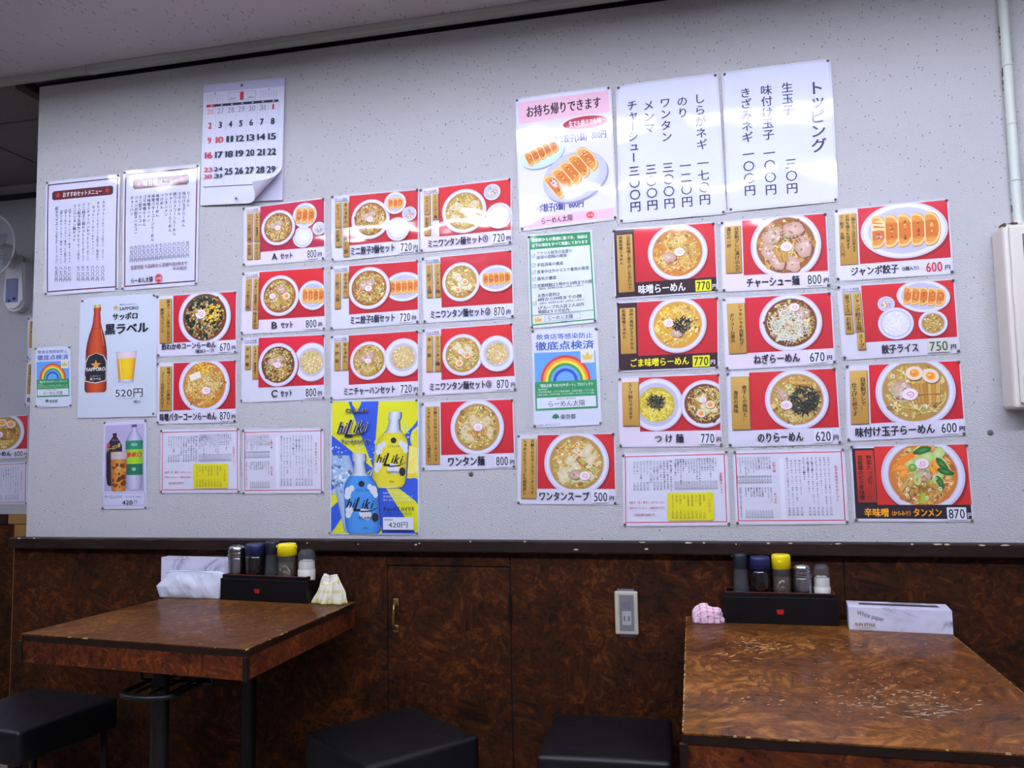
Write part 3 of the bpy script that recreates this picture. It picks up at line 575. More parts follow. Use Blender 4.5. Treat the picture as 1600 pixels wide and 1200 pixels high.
# ------------------------------------------------------------------ wall fan beyond the partition
M_FANW = mat('aged white plastic', (206, 208, 212), .45); M_BLUE = mat('blue grey button panel', (96, 110, 150), .5)
FC = atY(-12, 388, FARY-.20); rf = .158
root = empty('wall_fan', (FC[0], FARY, FC[2]), 'white wall fan with wire guard and control box on the far wall', 'fan'); L_ = FC-np.array([FC[0], FARY, FC[2]])
bm = nb(); pr = [(rf*math.cos(2*PI*k/48), L_[1]-.03, rf*math.sin(2*PI*k/48)) for k in range(48)]; tube(bm, pr, .0045, 8, True); gd = obj('guard_ring', bm, M_FANW, root, smooth=True)
bm = nb()
for k in range(96):
    a = 2*PI*k/96; P_ = [((.03+(rf-.03)*t)*math.cos(a+.5*t), L_[1]-.03-.022*math.cos(t*PI/2), (.03+(rf-.03)*t)*math.sin(a+.5*t)) for t in (0, .35, .7, 1)]; tube(bm, P_, .0009, 4)
obj('guard_wires', bm, M_FANW, root)['kind'] = 'stuff'
bm = nb(); lathe(bm, [(0, .058), (.02, .057), (.03, .05), (.03, .04)], 24); bmesh.ops.rotate(bm, verts=bm.verts, cent=(0, 0, 0), matrix=Matrix.Rotation(PI/2, 3, 'X')); bmesh.ops.translate(bm, verts=bm.verts, vec=(0, L_[1], 0)); obj('guard_badge', bm, M_FANW, root, smooth=True)
bm = nb(); lathe(bm, [(0, 0), (.04, .0), (.045, -.03), (.04, -.09), (.02, -.10), (0, -.10)], 24); bmesh.ops.rotate(bm, verts=bm.verts, cent=(0, 0, 0), matrix=Matrix.Rotation(PI/2, 3, 'X')); bmesh.ops.translate(bm, verts=bm.verts, vec=(0, L_[1]+.01, 0)); obj('motor_housing', bm, M_FANW, root, smooth=True)
for k in range(4):
    bm = nb(); a0 = k*PI/2; n = 6; vs = []
    for j in range(n+1):
        t = j/n; a = a0+t*1.0
        vs.append([bm.verts.new((r*math.cos(a), L_[1]-.012+(.012*(t-.5)*2)+dy, r*math.sin(a))) for r in (.022, .075+.035*math.sin(PI*t)) for dy in (0, .0015)])
    for j in range(n): bm.faces.new((vs[j][0], vs[j][2], vs[j+1][2], vs[j+1][0])); bm.faces.new((vs[j][1], vs[j+1][1], vs[j+1][3], vs[j][3])); bm.faces.new((vs[j][2], vs[j][3], vs[j+1][3], vs[j+1][2]))
    obj('blade', bm, mat('smoky fan blade', (120, 130, 150), .3), root)
hb = atY(8, 411, FARY-.05); he = atY(36, 485, FARY-.05); zc0, zc1 = he[2]-FC[2], hb[2]-FC[2]; xc = (hb[0]+he[0])/2-FC[0]-.0; hw = (he[0]-hb[0])/2
bm = nb(); P_ = [(-hw, zc1), (hw, zc1)]+[(hw*math.cos(a), zc0+hw*.9+hw*.9*math.sin(a)) for a in [-PI*k/14 for k in range(15)]]
vs0 = [bm.verts.new((xc+x, -.055, z)) for x, z in P_]; vs1 = [bm.verts.new((xc+x, -.001, z)) for x, z in P_]; bm.faces.new(vs0); bm.faces.new(vs1[::-1]); n = len(P_)
for k in range(n): bm.faces.new((vs0[k], vs1[k], vs1[(k+1) % n], vs0[(k+1) % n]))
bmesh.ops.bevel(bm, geom=[e for e in bm.edges if all(abs(v.co.y+.055) < 1e-6 for v in e.verts)], offset=.012, segments=3, affect='EDGES'); ctl = obj('control_box', bm, M_FANW, root)
bm = nb(); box(bm, xc-hw*.72, xc+hw*.5, -.057, -.054, zc0+hw*.75, zc0+(zc1-zc0)*.66, .003); cb = obj('button_panel', bm, M_BLUE, ctl)
for x in (-.35, .15):
    bm = nb(); lathe(bm, [(0, .003), (.007, .003), (.008, 0)], 14); bmesh.ops.rotate(bm, verts=bm.verts, cent=(0, 0, 0), matrix=Matrix.Rotation(PI/2, 3, 'X')); obj('button', bm, mat('navy button', (30, 50, 110), .4), cb, (xc+x*hw, -.0575, zc0+hw*(1.0+x*.3)), True)
bm = nb(); box(bm, xc-hw*.45, xc+hw*.45, L_[1]+.07, -.02, zc1-.03, zc1+.04, .008); tube(bm, [(xc, -.04, zc1), (xc*.5, -.08, zc1*.5), (0, L_[1]+.08, 0)], .02, 10); obj('arm', bm, M_FANW, root, smooth=True)
# ------------------------------------------------------------------ printed sheets
GC = {}; _cu = bpy.data.curves.new('glyph', 'FONT'); _cu.resolution_u = 3; _go = bpy.data.objects.new('glyph', _cu); C.objects.link(_go)
def glyph(ch, bold=0):
    bold = 0; k = (ch, bold)
    if k not in GC:
        _cu.body = ch; _cu.offset = bold; _cu.resolution_u = 2 if ord(ch) > 0x2e80 else 4
        me = _go.evaluated_get(bpy.context.evaluated_depsgraph_get()).to_mesh()
        v = np.empty(len(me.vertices)*3); me.vertices.foreach_get('co', v)
        GC[k] = (v.reshape(-1, 3)[:, :2].copy(), [tuple(p.vertices) for p in me.polygons])
        _go.to_mesh_clear()
    return GC[k]
def is_w(ch): return ord(ch) > 0x2e80
class Sheet:
    """a pinned sheet: maps millimetres (x right, y down, h off the paper) onto the bowed sheet at its real place"""
    def __init__(s, quad, W=303., H=216., Y=-.0012, bulge=2.2, wave=.25, seed=0, lam=True, curl=None):
        s.q = [atY(x, y, Y) for x, y in quad]; s.W, s.H, s.bulge, s.wave, s.M = W, H, bulge, wave, (M_LAM if lam else M_PAPER)
        s.rng = random.Random(seed+77); s.ph = [s.rng.uniform(0, 6.28) for _ in range(6)]; s.h = .12; s.curl = curl
        s.org = Vector(((s.q[2]+s.q[3])/2).tolist()); s.Y = Y
    def P(s, p):
        x, y, h = p[:, 0], p[:, 1], p[:, 2]; W, H = s.W, s.H
        lift = np.zeros_like(x)
        if s.curl:
            (x0, y0), (dx, dy), R = s.curl; sd = (x-x0)*dx+(y-y0)*dy; t = np.clip(sd, 0, None)
            a = np.minimum(t/R, 2.2); ns = R*np.sin(a)+(t-a*R)*math.cos(2.2); x = x+(ns-t)*dx; y = y+(ns-t)*dy; lift = R*(1-np.cos(a))+(t-a*R)*math.sin(2.2)
        u, v = x/W, y/H
        uc, vc = np.clip(u, 0, 1), np.clip(v, 0, 1)
        b = s.bulge*(.5*np.sin(PI*uc)+.5*np.sin(PI*vc)+.4*np.sin(PI*uc)*np.sin(PI*vc))
        a = s.ph
        b = b+s.wave*(np.sin(u*7+a[0]+v*3)+.6*np.sin(v*11+a[1]-u*4)+.25*np.sin(v*23+a[2]+2.5*np.sin(u*5+a[4]))+.2*np.sin(u*19+a[3]+2*np.sin(v*7+a[5]))+1.2)
        q = s.q
        X = [((q[0][k]*(1-u)+q[1][k]*u)*(1-v)+(q[3][k]*(1-u)+q[2][k]*u)*v) for k in (0, 2)]
        return np.stack([X[0], s.Y-(b+h+lift)/1000, X[1]], 1)
class Ink:
    def __init__(s, sh, clip=None): s.sh = sh; s.V = []; s.F = []; s.K = []; s.n = 0; s.clip = clip
    def step(s, d=.004): s.sh.h += d; return s.sh.h
    def raw(s, pts, faces, cols, d=.004):
        h = s.step(d); p = np.asarray(pts, float); n = len(p)
        if s.clip: p = np.stack([np.clip(p[:, 0], s.clip[0], s.clip[2]), np.clip(p[:, 1], s.clip[1], s.clip[3])], 1)
        s.V.append(np.column_stack([p, np.full(n, h)]))
        c = np.asarray(cols, float)
        if c.ndim == 1: c = np.repeat(c[None], n, 0)
        s.K.append(c)
        for f in faces:
            q = p[list(f)]; a = np.sum(q[:, 0]*np.roll(q[:, 1], -1)-np.roll(q[:, 0], -1)*q[:, 1])
            if abs(a) < 1e-9: continue
            s.F.append(tuple(i+s.n for i in (f if a < 0 else f[::-1])))
        s.n += n
    def rect(s, x0, y0, x1, y1, col, col2=None, g=9., d=.05):
        nx, ny = max(1, int((x1-x0)/g)), max(1, int((y1-y0)/g)); pts = []; cs = []; F = []
        for j in range(ny+1):
            for i in range(nx+1):
                pts.append((x0+(x1-x0)*i/nx, y0+(y1-y0)*j/ny)); t = j/ny
                cs.append(col if col2 is None else tuple(a*(1-t)+b*t for a, b in zip(col, col2)))
        for j in range(ny):
            for i in range(nx): a = j*(nx+1)+i; F.append((a, a+nx+1, a+nx+2, a+1))
        s.raw(pts, F, cs, d)
    def frame(s, x0, y0, x1, y1, t, col):
        s.rect(x0, y0, x1, y0+t, col, d=.02); s.rect(x0, y1-t, x1, y1, col, d=0); s.rect(x0, y0+t, x0+t, y1-t, col, d=0); s.rect(x1-t, y0+t, x1, y1-t, col, d=0)
    def disc(s, cx, cy, rx, ry=None, col=(255,)*3, col2=None, n=None, rot=0, d=.004, wob=0):
        ry = ry or rx; n = n or (10 if rx < 4 else 18 if rx < 15 else 40); R = max(1, math.ceil(rx/7))
        pts = [(cx, cy)]; cs = [col]; F = []; cr, sr = math.cos(rot), math.sin(rot); col2 = col2 or col
        wv = [1+wob*(s.sh.rng.random()-.5) for _ in range(n)]
        for j in range(1, R+1):
            for k in range(n):
                a = 2*PI*k/n; x, y = rx*math.cos(a)*wv[k]*j/R, ry*math.sin(a)*wv[k]*j/R
                pts.append((cx+x*cr-y*sr, cy+x*sr+y*cr)); t = j/R; cs.append(tuple(p*(1-t)+q*t for p, q in zip(col, col2)))
        for k in range(n): F.append((0, 1+(k+1) % n, 1+k))
        for j in range(R-1):
            for k in range(n): a = 1+j*n; F.append((a+k, a+(k+1) % n, a+n+(k+1) % n, a+n+k))
        s.raw(pts, F, cs, d)
    def ring(s, cx, cy, r0, r1, col, a0=0, a1=2*PI, n=None, asp=1, d=.004, rot=0):
        n = n or (9 if r1 < 5 else 40); pts = []; F = []; cr, sr = math.cos(rot), math.sin(rot)
        for k in range(n+1):
            a = a0+(a1-a0)*k/n
            for r in (r0, r1): x, y = r*math.cos(a), r*math.sin(a)*asp; pts.append((cx+x*cr-y*sr, cy+x*sr+y*cr))
        for k in range(n): F.append((2*k, 2*k+1, 2*k+3, 2*k+2))
        s.raw(pts, F, col, d)
    def poly(s, pts, col, d=.02):
        xs_ = [p[0] for p in pts]; d = max(d, min(.14, (max(xs_)-min(xs_))*.004))
        t = tessellate_polygon([[Vector((x, y, 0)) for x, y in pts]]); s.raw(pts, [tuple(f) for f in t], col, d)
    def stroke(s, pts, wd, col, d=.004, taper=0):
        p = np.array(pts, float); t = np.gradient(p, axis=0); t /= np.maximum(np.hypot(t[:, 0], t[:, 1]), 1e-6)[:, None]
        nn = np.stack([-t[:, 1], t[:, 0]], 1)*wd/2; n = len(p)
        if taper: nn *= (1-taper*np.abs(np.linspace(-1, 1, n)))[:, None]
        s.raw(np.concatenate([p+nn, p-nn]), [(i, i+1, n+i+1, n+i) for i in range(n-1)], col, d)
    def put(s, parts, col, d=.03):
        if not parts: return
        V = np.concatenate([p for p, f in parts]); F = []; k = 0
        for p, f in parts: F += [tuple(i+k for i in t) for t in f]; k += len(p)
        s.raw(V, F, col, d)
    def bold(s, out, col, d, b):
        if b < .06: return s.put(out, col, d)
        for k, (dx, dy) in enumerate(((-b, 0), (b, 0), (0, b*.55), (0, -b*.55)) if b > .3 else ((-b*.8, 0), (b*.8, 0))): s.put([(p+[dx, dy], f) for p, f in out], col, d if k == 0 else .006)
    def th(s, txt, x, y, size, col=(25, 25, 35), w=None, al='l', bold=0, sx=1., shear=0, slope=0, d=.03):
        """one horizontal line: x = left/centre/right, y = centre line, size = cell in mm, w = width to fill"""
        parts = []; pen = 0
        for ch in txt:
            if ch in ' ': pen += .35; continue
            if ch == '　': pen += 1; continue
            v, f = glyph(ch, bold)
            if not len(v): continue
            if is_w(ch): parts.append((v+[pen, 0], f)); pen += 1.
            else:
                x0, x1 = v[:, 0].min(), v[:, 0].max(); parts.append((v+[pen-x0+.05, 0], f)); pen += x1-x0+.11
        if not parts: return
        k = size*sx
        if w: k = w/pen
        off = {'l': 0, 'c': -pen*k/2, 'r': -pen*k}[al]
        d = max(d, size*.0035); cyy = .38 if any(is_w(c) for c in txt) else .36
        out = [(np.stack([x+off+p[:, 0]*k+shear*(p[:, 1]-cyy)*size, y-(p[:, 1]-cyy)*size+slope*p[:, 0]*k], 1), [t[::-1] for t in f]) for p, f in parts]
        s.bold(out, col, d, bold*size*min(1, k/size+.2))
    def tv(s, txt, x, y, size, col=(25, 25, 35), h=None, bold=0, sx=1., al='t', d=.03):
        """one vertical column centred on x from y down; h = total height to fill"""
        d = max(d, size*.0035)
        n = sum(.5 if c == ' ' else 1 for c in txt); st = (h/n) if h else size
        if al == 'b': y = y-n*st
        out = []; pen = 0
        for ch in txt:
            if ch == ' ': pen += .5; continue
            if ch == '　': pen += 1; continue
            v, f = glyph(ch, bold)
            if len(v):
                if ch in 'ー～()（）-…': q = np.stack([v[:, 1]-.38, -(v[:, 0]-(v[:, 0].min()+v[:, 0].max())/2)], 1); q = q*[-1, 1] if ch == 'ー' else q
                elif is_w(ch): q = v-[.5, .38]
                else: q = v-[(v[:, 0].min()+v[:, 0].max())/2, .36]
                if ch in 'ゃゅょっャュョッァィぁぃ': q = q+[.08, .08]
                out.append((np.stack([x+q[:, 0]*size*sx, y+(pen+.5)*st-q[:, 1]*min(size, st*1.04)], 1), [t[::-1] for t in f]))
            pen += 1
        s.bold(out, col, d, bold*size)
    def build(s, name, parent, label=None, loc=(0, 0, 0)):
        if not s.V: return None
        V = np.concatenate(s.V); K = np.concatenate(s.K)/255.
        K = np.where(K <= .04045, K/12.92, ((K+.055)/1.055)**2.4)
        P = s.sh.P(V); e = .6
        dx = s.sh.P(V+[e, 0, 0])-s.sh.P(V-[e, 0, 0]); dy = s.sh.P(V+[0, e, 0])-s.sh.P(V-[0, e, 0])
        nm = np.cross(dx, dy); nm /= np.linalg.norm(nm, axis=1)[:, None]; 
        nm *= (-1 if np.mean(nm[:, 1]) > 0 else 1)
        me = bpy.data.meshes.new(name); P = P-np.array(s.sh.org)
        me.from_pydata(P.tolist(), [], s.F); me.update()
        a = me.color_attributes.new('Col', 'FLOAT_COLOR', 'POINT'); a.data.foreach_set('color', np.column_stack([K, np.ones(len(K))]).ravel())
        me.materials.append(s.sh.M)
        me.polygons.foreach_set('use_smooth', [True]*len(me.polygons))
        # face winding towards the room
        me.normals_split_custom_set_from_vertices(nm.tolist())
        o = link(name, me, parent, loc)
        if label: o['label'] = label
        return o
# ---- push pin
bmp = nb(); lathe(bmp, [(0, -.0046), (.0012, -.0044), (.0030, -.0030), (.0040, -.0012), (.0042, -.0002), (.0030, .0006), (.0004, .0008), (.0004, .004), (0, .0042)], 12)
bmesh.ops.rotate(bmp, verts=bmp.verts, cent=(0, 0, 0), matrix=Matrix.Rotation(-PI/2, 3, 'X'))
M_PIN = mat('steel pin', (120, 116, 108), .35, metal=.85)
_tmp = obj('push_pin', bmp, M_PIN, smooth=True); PIN = _tmp.data; bpy.data.objects.remove(_tmp)
def pins(sh, root, spots):
    for x, y in spots:
        p = sh.P(np.array([[x, y, sh.h]]))[0]; r = sh.rng
        o = link('push_pin', PIN, root, Vector(p.tolist())-sh.org+Vector((0, -.0004, 0))); o.rotation_euler = (r.uniform(-.3, .3), 0, r.uniform(-.35, .35))
def corner_pins(sh, root, m=4, skip=()):
    r = sh.rng; W, H = sh.W, sh.H; j = lambda: r.uniform(0, 3)
    sp = [(m+j(), m+j()), (W-m-j(), m+j()), (W-m-j(), H-m-j()), (m+j(), H-m-j())]
    pins(sh, root, [p for k, p in enumerate(sp) if k not in skip])
def sheet_root(sh, name, label, cat, group=None): return empty(name, sh.org, label, cat, group)
def base_sheet(sh, root, col, col2=None, name='sheet', m=4., edge=(208, 210, 226)):
    i = Ink(sh); sh.h = 0; i.rect(0, 0, sh.W, sh.H, edge, g=7, d=.02); i.rect(m, m, sh.W-m, sh.H-m, col, col2, g=7, d=.06)
    o = i.build(name, root); sh.h += .06; return o

# ------------------------------------------------------------------ printed food
RIM, RIM2, INB = (206, 205, 232), (224, 223, 243), (176, 174, 204)
def noodles(i, cx, cy, r, n, cols, rng, L=(.3, .8), w=.028):
    for _ in range(n):
        a = rng.uniform(0, 2*PI); q = r*math.sqrt(rng.random())*.92; x, y = cx+q*math.cos(a), cy+q*math.sin(a)
        l = r*rng.uniform(*L); th = rng.uniform(0, 2*PI); k = rng.uniform(-3.4, 3.4)/r; pts = []
        for t in range(7):
            if (x-cx)**2+(y-cy)**2 < (r*.97)**2: pts.append((x, y))
            elif pts: break
            x += math.cos(th)*l/7; y += math.sin(th)*l/7; th += k*l/7
        if len(pts) > 2: i.stroke(pts, r*w, rng.choice(cols))
def scatter(cx, cy, r, rng, n, inner=0):
    for _ in range(n):
        a = rng.uniform(0, 2*PI); q = r*math.sqrt(rng.uniform(inner**2, 1)); yield cx+q*math.cos(a), cy+q*math.sin(a)
def onions(i, cx, cy, r, n, rng, s=1.):
    for x, y in scatter(cx, cy, r*.9, rng, n):
        q = r*rng.uniform(.035, .075)*s; c = rng.choice([(150, 190, 90), (190, 215, 140), (225, 232, 205), (120, 165, 70), (240, 240, 225)])
        if rng.random() < .6: i.ring(x, y, q*.45, q, c, asp=rng.uniform(.6, 1), rot=rng.uniform(0, 3))
        else: i.disc(x, y, q*.8, q*.5, c, rot=rng.uniform(0, 3))
def naruto(i, x, y, s, rot=0):
    n = 30; pts = [(x+s*(1+.09*(k % 2))*math.cos(2*PI*k/n), y+s*.82*(1+.09*(k % 2))*math.sin(2*PI*k/n)) for k in range(n)]
    i.disc(x+s*.08, y+s*.12, s*1.05, s*.88, (150, 120, 90)); i.raw([(x, y)]+pts, [(0, 1+(k+1) % n, 1+k) for k in range(n)], (246, 236, 244), d=.07)
    sp = []
    for k in range(26): a = k/25*2.5*PI+rot; q = s*(.14+.46*k/25); sp.append((x+q*math.cos(a), y+q*.8*math.sin(a)))
    i.stroke(sp, s*.12, (232, 116, 176), d=.06)
def egg(i, x, y, s, rot=0):
    i.disc(x+s*.06, y+s*.1, s*1.05, s*.9, (120, 90, 50), rot=rot); i.disc(x, y, s, s*.86, (242, 232, 226), (232, 214, 196), rot=rot, n=24)
    i.disc(x, y, s*.56, s*.5, (236, 120, 20), (248, 168, 40), rot=rot, n=20); i.disc(x-s*.12, y-s*.12, s*.2, s*.12, (252, 205, 120))
def blob(i, x, y, rx, ry, rot, col, col2, rng): i.disc(x, y, rx, ry, col, col2, n=16, rot=rot, wob=.22)
def chashu(i, x, y, s, rot, rng):
    i.disc(x+s*.05, y+s*.08, s*1.03, s*.8, (120, 80, 50), rot=rot, n=20, wob=.15)
    blob(i, x, y, s, s*.76, rot, (218, 188, 178), (196, 152, 132), rng)
    for _ in range(5): a = rng.uniform(0, 6.28); q = s*rng.uniform(.1, .6); i.disc(x+q*math.cos(a), y+q*.7*math.sin(a), s*rng.uniform(.12, .3), s*rng.uniform(.05, .14), rng.choice([(226, 204, 196), (168, 118, 98), (216, 188, 180)]), rot=rng.uniform(0, 3), wob=.3)
def menma(i, x, y, l, rot, rng):
    dx, dy = math.cos(rot)*l/2, math.sin(rot)*l/2; c = rng.choice([(196, 146, 62), (214, 170, 92), (178, 126, 48)])
    i.stroke([(x-dx, y-dy), (x, y+l*.03), (x+dx, y+dy)], l*.24, (140, 96, 36)); i.stroke([(x-dx, y-dy-l*.02), (x, y+l*.01), (x+dx, y+dy-l*.02)], l*.19, c)
def bits(i, cx, cy, r, n, cols, rng, s=.05, asp=(.4, 1), inner=0):
    for x, y in scatter(cx, cy, r, rng, n, inner): q = r*s*rng.uniform(.6, 1.4); i.disc(x, y, q, q*rng.uniform(*asp), rng.choice(cols), n=7, rot=rng.uniform(0, 3), wob=.3)
def strands(i, cx, cy, r, n, cols, rng, L=.35, w=.03):
    for x, y in scatter(cx, cy, r*.85, rng, n):
        a = rng.uniform(0, PI); l = r*L*rng.uniform(.5, 1.2); b = rng.uniform(-.3, .3); dx, dy = math.cos(a)*l, math.sin(a)*l
        i.stroke([(x-dx/2, y-dy/2), (x-dy*b*.3, y+dx*b*.3), (x+dx/2, y+dy/2)], r*w, rng.choice(cols))
def dish(i, cx, cy, r, ry=None, inner=.8, rot=0, shade=(150, 20, 34)):
    ry = ry or r; i.disc(cx+r*.03, cy+ry*.06, r*1.02, ry*1.03, shade, d=.05, rot=rot)
    i.disc(cx, cy, r, ry, RIM2, RIM, d=.05, rot=rot, n=48); i.disc(cx, cy, r*.94, ry*.94, (214, 213, 238), (228, 228, 246), d=.05, rot=rot, n=48)
    i.disc(cx, cy, r*inner*1.03, ry*inner*1.03, INB, (194, 192, 220), d=.05, rot=rot, n=48)
SOUPS = dict(shoyu=((186, 128, 58), (150, 92, 36)), clear=((206, 170, 96), (176, 136, 62)), miso=((222, 158, 62), (196, 122, 40)), sesame=((230, 182, 66), (214, 154, 46)), dark=((140, 84, 42), (108, 58, 26)), spicy=((222, 160, 84), (206, 118, 50)))
YEL = [(226, 200, 112), (214, 184, 90), (238, 218, 150), (198, 164, 74)]
def soup(i, cx, cy, r, kind, rng):
    a, b = SOUPS[kind]; i.disc(cx, cy, r, r, a, b, d=.05, n=48)
    bits(i, cx, cy, r*.95, 34, [a, b, tuple(min(255, k+26) for k in a), tuple(int(k*.8) for k in b)], rng, .12, (.3, .9))
def ramen(i, cx, cy, R, kind, rng, style='plain', inner=.83):
    dish(i, cx, cy, R, inner=inner); r = R*inner; soup(i, cx, cy, r, kind, rng); r *= .96
    A = lambda x, y: (cx+x*r, cy+y*r)
    if style == 'yellowplate': return
    noodles(i, cx, cy, r, 110, YEL, rng)
    bits(i, cx, cy, r*.95, 50, [(240, 226, 180), (170, 120, 50), (226, 190, 110), (120, 86, 40), (204, 214, 120)], rng, .055)
    if style == 'plain':
        chashu(i, *A(-.3, -.15), r*.34, .4, rng); chashu(i, *A(.1, -.3), r*.3, -.3, rng)
        for k in range(4): menma(i, *A(.3+.08*k, .1+.1*k), r*.5, 1.0+.1*k, rng)
        onions(i, cx, cy, r, 46, rng); naruto(i, *A(-.02, .02), r*.2)
    elif style == 'egg':
        chashu(i, *A(.1, -.35), r*.34, .2, rng); onions(i, cx, cy, r, 44, rng)
        for k in range(3): menma(i, *A(.1+.12*k, .35), r*.5, 1.1, rng)
        naruto(i, *A(-.45, 0), r*.2); egg(i, *A(.45, .05), r*.25)
    elif style == 'wonton':
        for k in range(9): x, y = A(rng.uniform(-.6, .6), rng.uniform(-.6, .6)); blob(i, x, y, r*.27, r*.16, rng.uniform(0, 3), (234, 222, 190), (214, 196, 150), rng); blob(i, x, y, r*.1, r*.07, 0, (214, 170, 140), (220, 190, 160), rng)
        for k in range(6): menma(i, *A(-.15+.1*k, .35), r*.55, 1.0+.18*k, rng)
        onions(i, cx, cy, r, 36, rng, .9); naruto(i, *A(.05, 0), r*.2, 1)
    elif style == 'wontonegg':
        for k in range(8): x, y = A(rng.uniform(-.6, .6), rng.uniform(-.6, .4)); blob(i, x, y, r*.27, r*.16, rng.uniform(0, 3), (238, 230, 196), (216, 202, 150), rng)
        for k in range(3): menma(i, *A(-.5+.1*k, -.1+.1*k), r*.5, 1.+.1*k, rng)
        onions(i, cx, cy, r, 36, rng); naruto(i, *A(-.08, -.2), r*.17); egg(i, *A(.28, .05), r*.24); egg(i, *A(-.2, .5), r*.24, .5)
    elif style == 'wakame':
        bits(i, cx, cy, r*.92, 120, [(24, 30, 26), (36, 46, 34), (16, 20, 22), (50, 60, 40)], rng, .10)
        for x, y in scatter(*A(.34, -.2), r*.42, rng, 60): i.disc(x, y, r*.045, r*.04, rng.choice([(248, 206, 40), (252, 222, 90), (232, 176, 24)]))
        onions(i, *A(-.1, .5), r*.6, 34, rng); onions(i, *A(-.1, -.6), r*.45, 30, rng); naruto(i, *A(-.18, -.15), r*.24)
        menma(i, *A(-.5, -.25), r*.4, 0, rng)
    elif style == 'butter':
        for x, y in scatter(*A(-.1, -.7), r*.4, rng, 46): i.disc(x, y, r*.045, r*.04, rng.choice([(248, 206, 40), (252, 222, 90), (232, 176, 24)]))
        onions(i, *A(.3, -.1), r*.6, 50, rng); strands(i, *A(.1, .1), r*.5, 20, [(240, 240, 220)], rng)
        i.poly([A(-.74, -.42), A(-.2, -.62), A(-.12, -.3), A(-.66, -.14)], (214, 196, 140)); i.poly([A(-.74, -.46), A(-.22, -.64), A(-.14, -.36), A(-.64, -.2)], (246, 242, 226))
        naruto(i, *A(.12, .26), r*.2); menma(i, *A(-.2, .6), r*.5, .1, rng)
    elif style == 'miso':
        chashu(i, *A(-.35, .2), r*.3, .2, rng); noodles(i, *A(.05, -.5), r*.4, 40, [(240, 222, 160), (226, 200, 120)], rng, (.5, 1.), .06)
        for k in range(5): menma(i, *A(.4+.06*k, -.1+.06*k), r*.6, 1.1+.12*k, rng)
        onions(i, cx, cy, r, 30, rng, .8); naruto(i, *A(.08, 0), r*.21)
        bits(i, *A(0, .6), r*.5, 30, [(226, 120, 30), (236, 150, 50)], rng, .06)
    elif style == 'sesame':
        bits(i, cx, cy, r*.9, 60, [(250, 214, 70), (255, 232, 130), (232, 170, 30)], rng, .07); onions(i, cx, cy, r, 30, rng, .8)
        chashu(i, *A(.0, .34), r*.3, 0, rng); naruto(i, *A(-.38, -.1), r*.22, 1); strands(i, *A(.2, .0), r*.42, 60, [(22, 28, 30), (34, 44, 40), (12, 14, 18)], rng, .7, .1)
    elif style == 'chashu':
        for x, y, q in ((-.45, -.4, .4), (.3, -.55, .4), (.62, .1, .4), (-.6, .2, .34), (.2, .7, .34), (-.3, .6, .34)): chashu(i, *A(x, y), r*q, rng.uniform(0, 3), rng)
        onions(i, *A(-.2, -.1), r*.65, 46, rng, 1.2); onions(i, *A(.3, .3), r*.4, 20, rng)
        for k in range(5): menma(i, *A(-.3+.07*k, .35), r*.55, 1.1+.06*k, rng)
        naruto(i, *A(.02, .06), r*.2)
    elif style == 'negi':
        chashu(i, *A(.5, -.4), r*.3, .2, rng); onions(i, cx, cy, r, 30, rng)
        strands(i, *A(-.05, .1), r*.85, 230, [(246, 246, 238), (228, 232, 214), (214, 222, 196), (250, 244, 226)], rng, .5, .022)
        strands(i, *A(0, .2), r*.3, 26, [(226, 200, 150), (238, 216, 170)], rng, .7, .05); naruto(i, *A(.18, -.66), r*.2)
    elif style == 'nori':
        chashu(i, *A(-.55, -.2), r*.3, 1, rng)
        for k in range(4): menma(i, *A(-.05+.1*k, -.75+.06*k), r*.6, .1, rng)
        onions(i, *A(-.4, -.2), r*.6, 30, rng, 1.2); noodles(i, *A(-.1, .5), r*.5, 40, [(240, 226, 170), (226, 206, 130)], rng, w=.04)
        strands(i, *A(.3, .08), r*.68, 190, [(26, 34, 30), (44, 52, 40), (14, 18, 18), (66, 72, 56)], rng, .42, .06); naruto(i, *A(-.42, .22), r*.22, 2)
    elif style == 'tworeggs':
        chashu(i, *A(-.42, -.05), r*.42, .2, rng); onions(i, cx, cy, r, 50, rng)
        for k in range(7): menma(i, *A(-.02+.12*k, .1), r*.7, 1.45+.03*k, rng)
        strands(i, *A(-.5, .1), r*.3, 16, [(240, 240, 226)], rng, .8); naruto(i, *A(-.18, .1), r*.24); egg(i, *A(0, -.62), r*.28); egg(i, *A(.5, -.5), r*.28, .5)
    elif style == 'wontonsoup':
        for k in range(12): x, y = A(rng.uniform(-.6, .6), rng.uniform(-.6, .6)); blob(i, x, y, r*.3, r*.16, rng.uniform(0, 3), (236, 224, 190), (216, 198, 156), rng)
        for k in range(4): menma(i, *A(.15+.1*k, -.1+.08*k), r*.8, .7, rng)
        chashu(i, *A(-.05, .45), r*.25, 0, rng); onions(i, cx, cy, r, 44, rng, 1.1); naruto(i, *A(.32, .5), r*.2)
        bits(i, *A(0, -.6), r*.25, 12, [(214, 116, 50)], rng, .16)
    elif style == 'vegetable':
        for k in range(9): x, y = A(rng.uniform(-.7, .6), rng.uniform(-.7, .3)); blob(i, x, y, r*.26, r*.17, rng.uniform(0, 3), (212, 226, 160), (176, 206, 116), rng)
        for x, y, a in ((-.55, -.5, -.5), (-.4, -.6, -.6), (-.55, -.1, -.9), (-.7, -.25, 0), (.3, -.2, 1.2), (.42, -.28, 1.2)):
            x, y = A(x, y); dx, dy = math.cos(a)*r*.2, math.sin(a)*r*.2; i.stroke([(x-dx, y-dy), (x, y), (x+dx, y+dy)], r*.2, (238, 138, 34)); i.stroke([(x-dx, y-dy-1), (x, y-1), (x+dx, y+dy-1)], r*.13, (250, 166, 60))
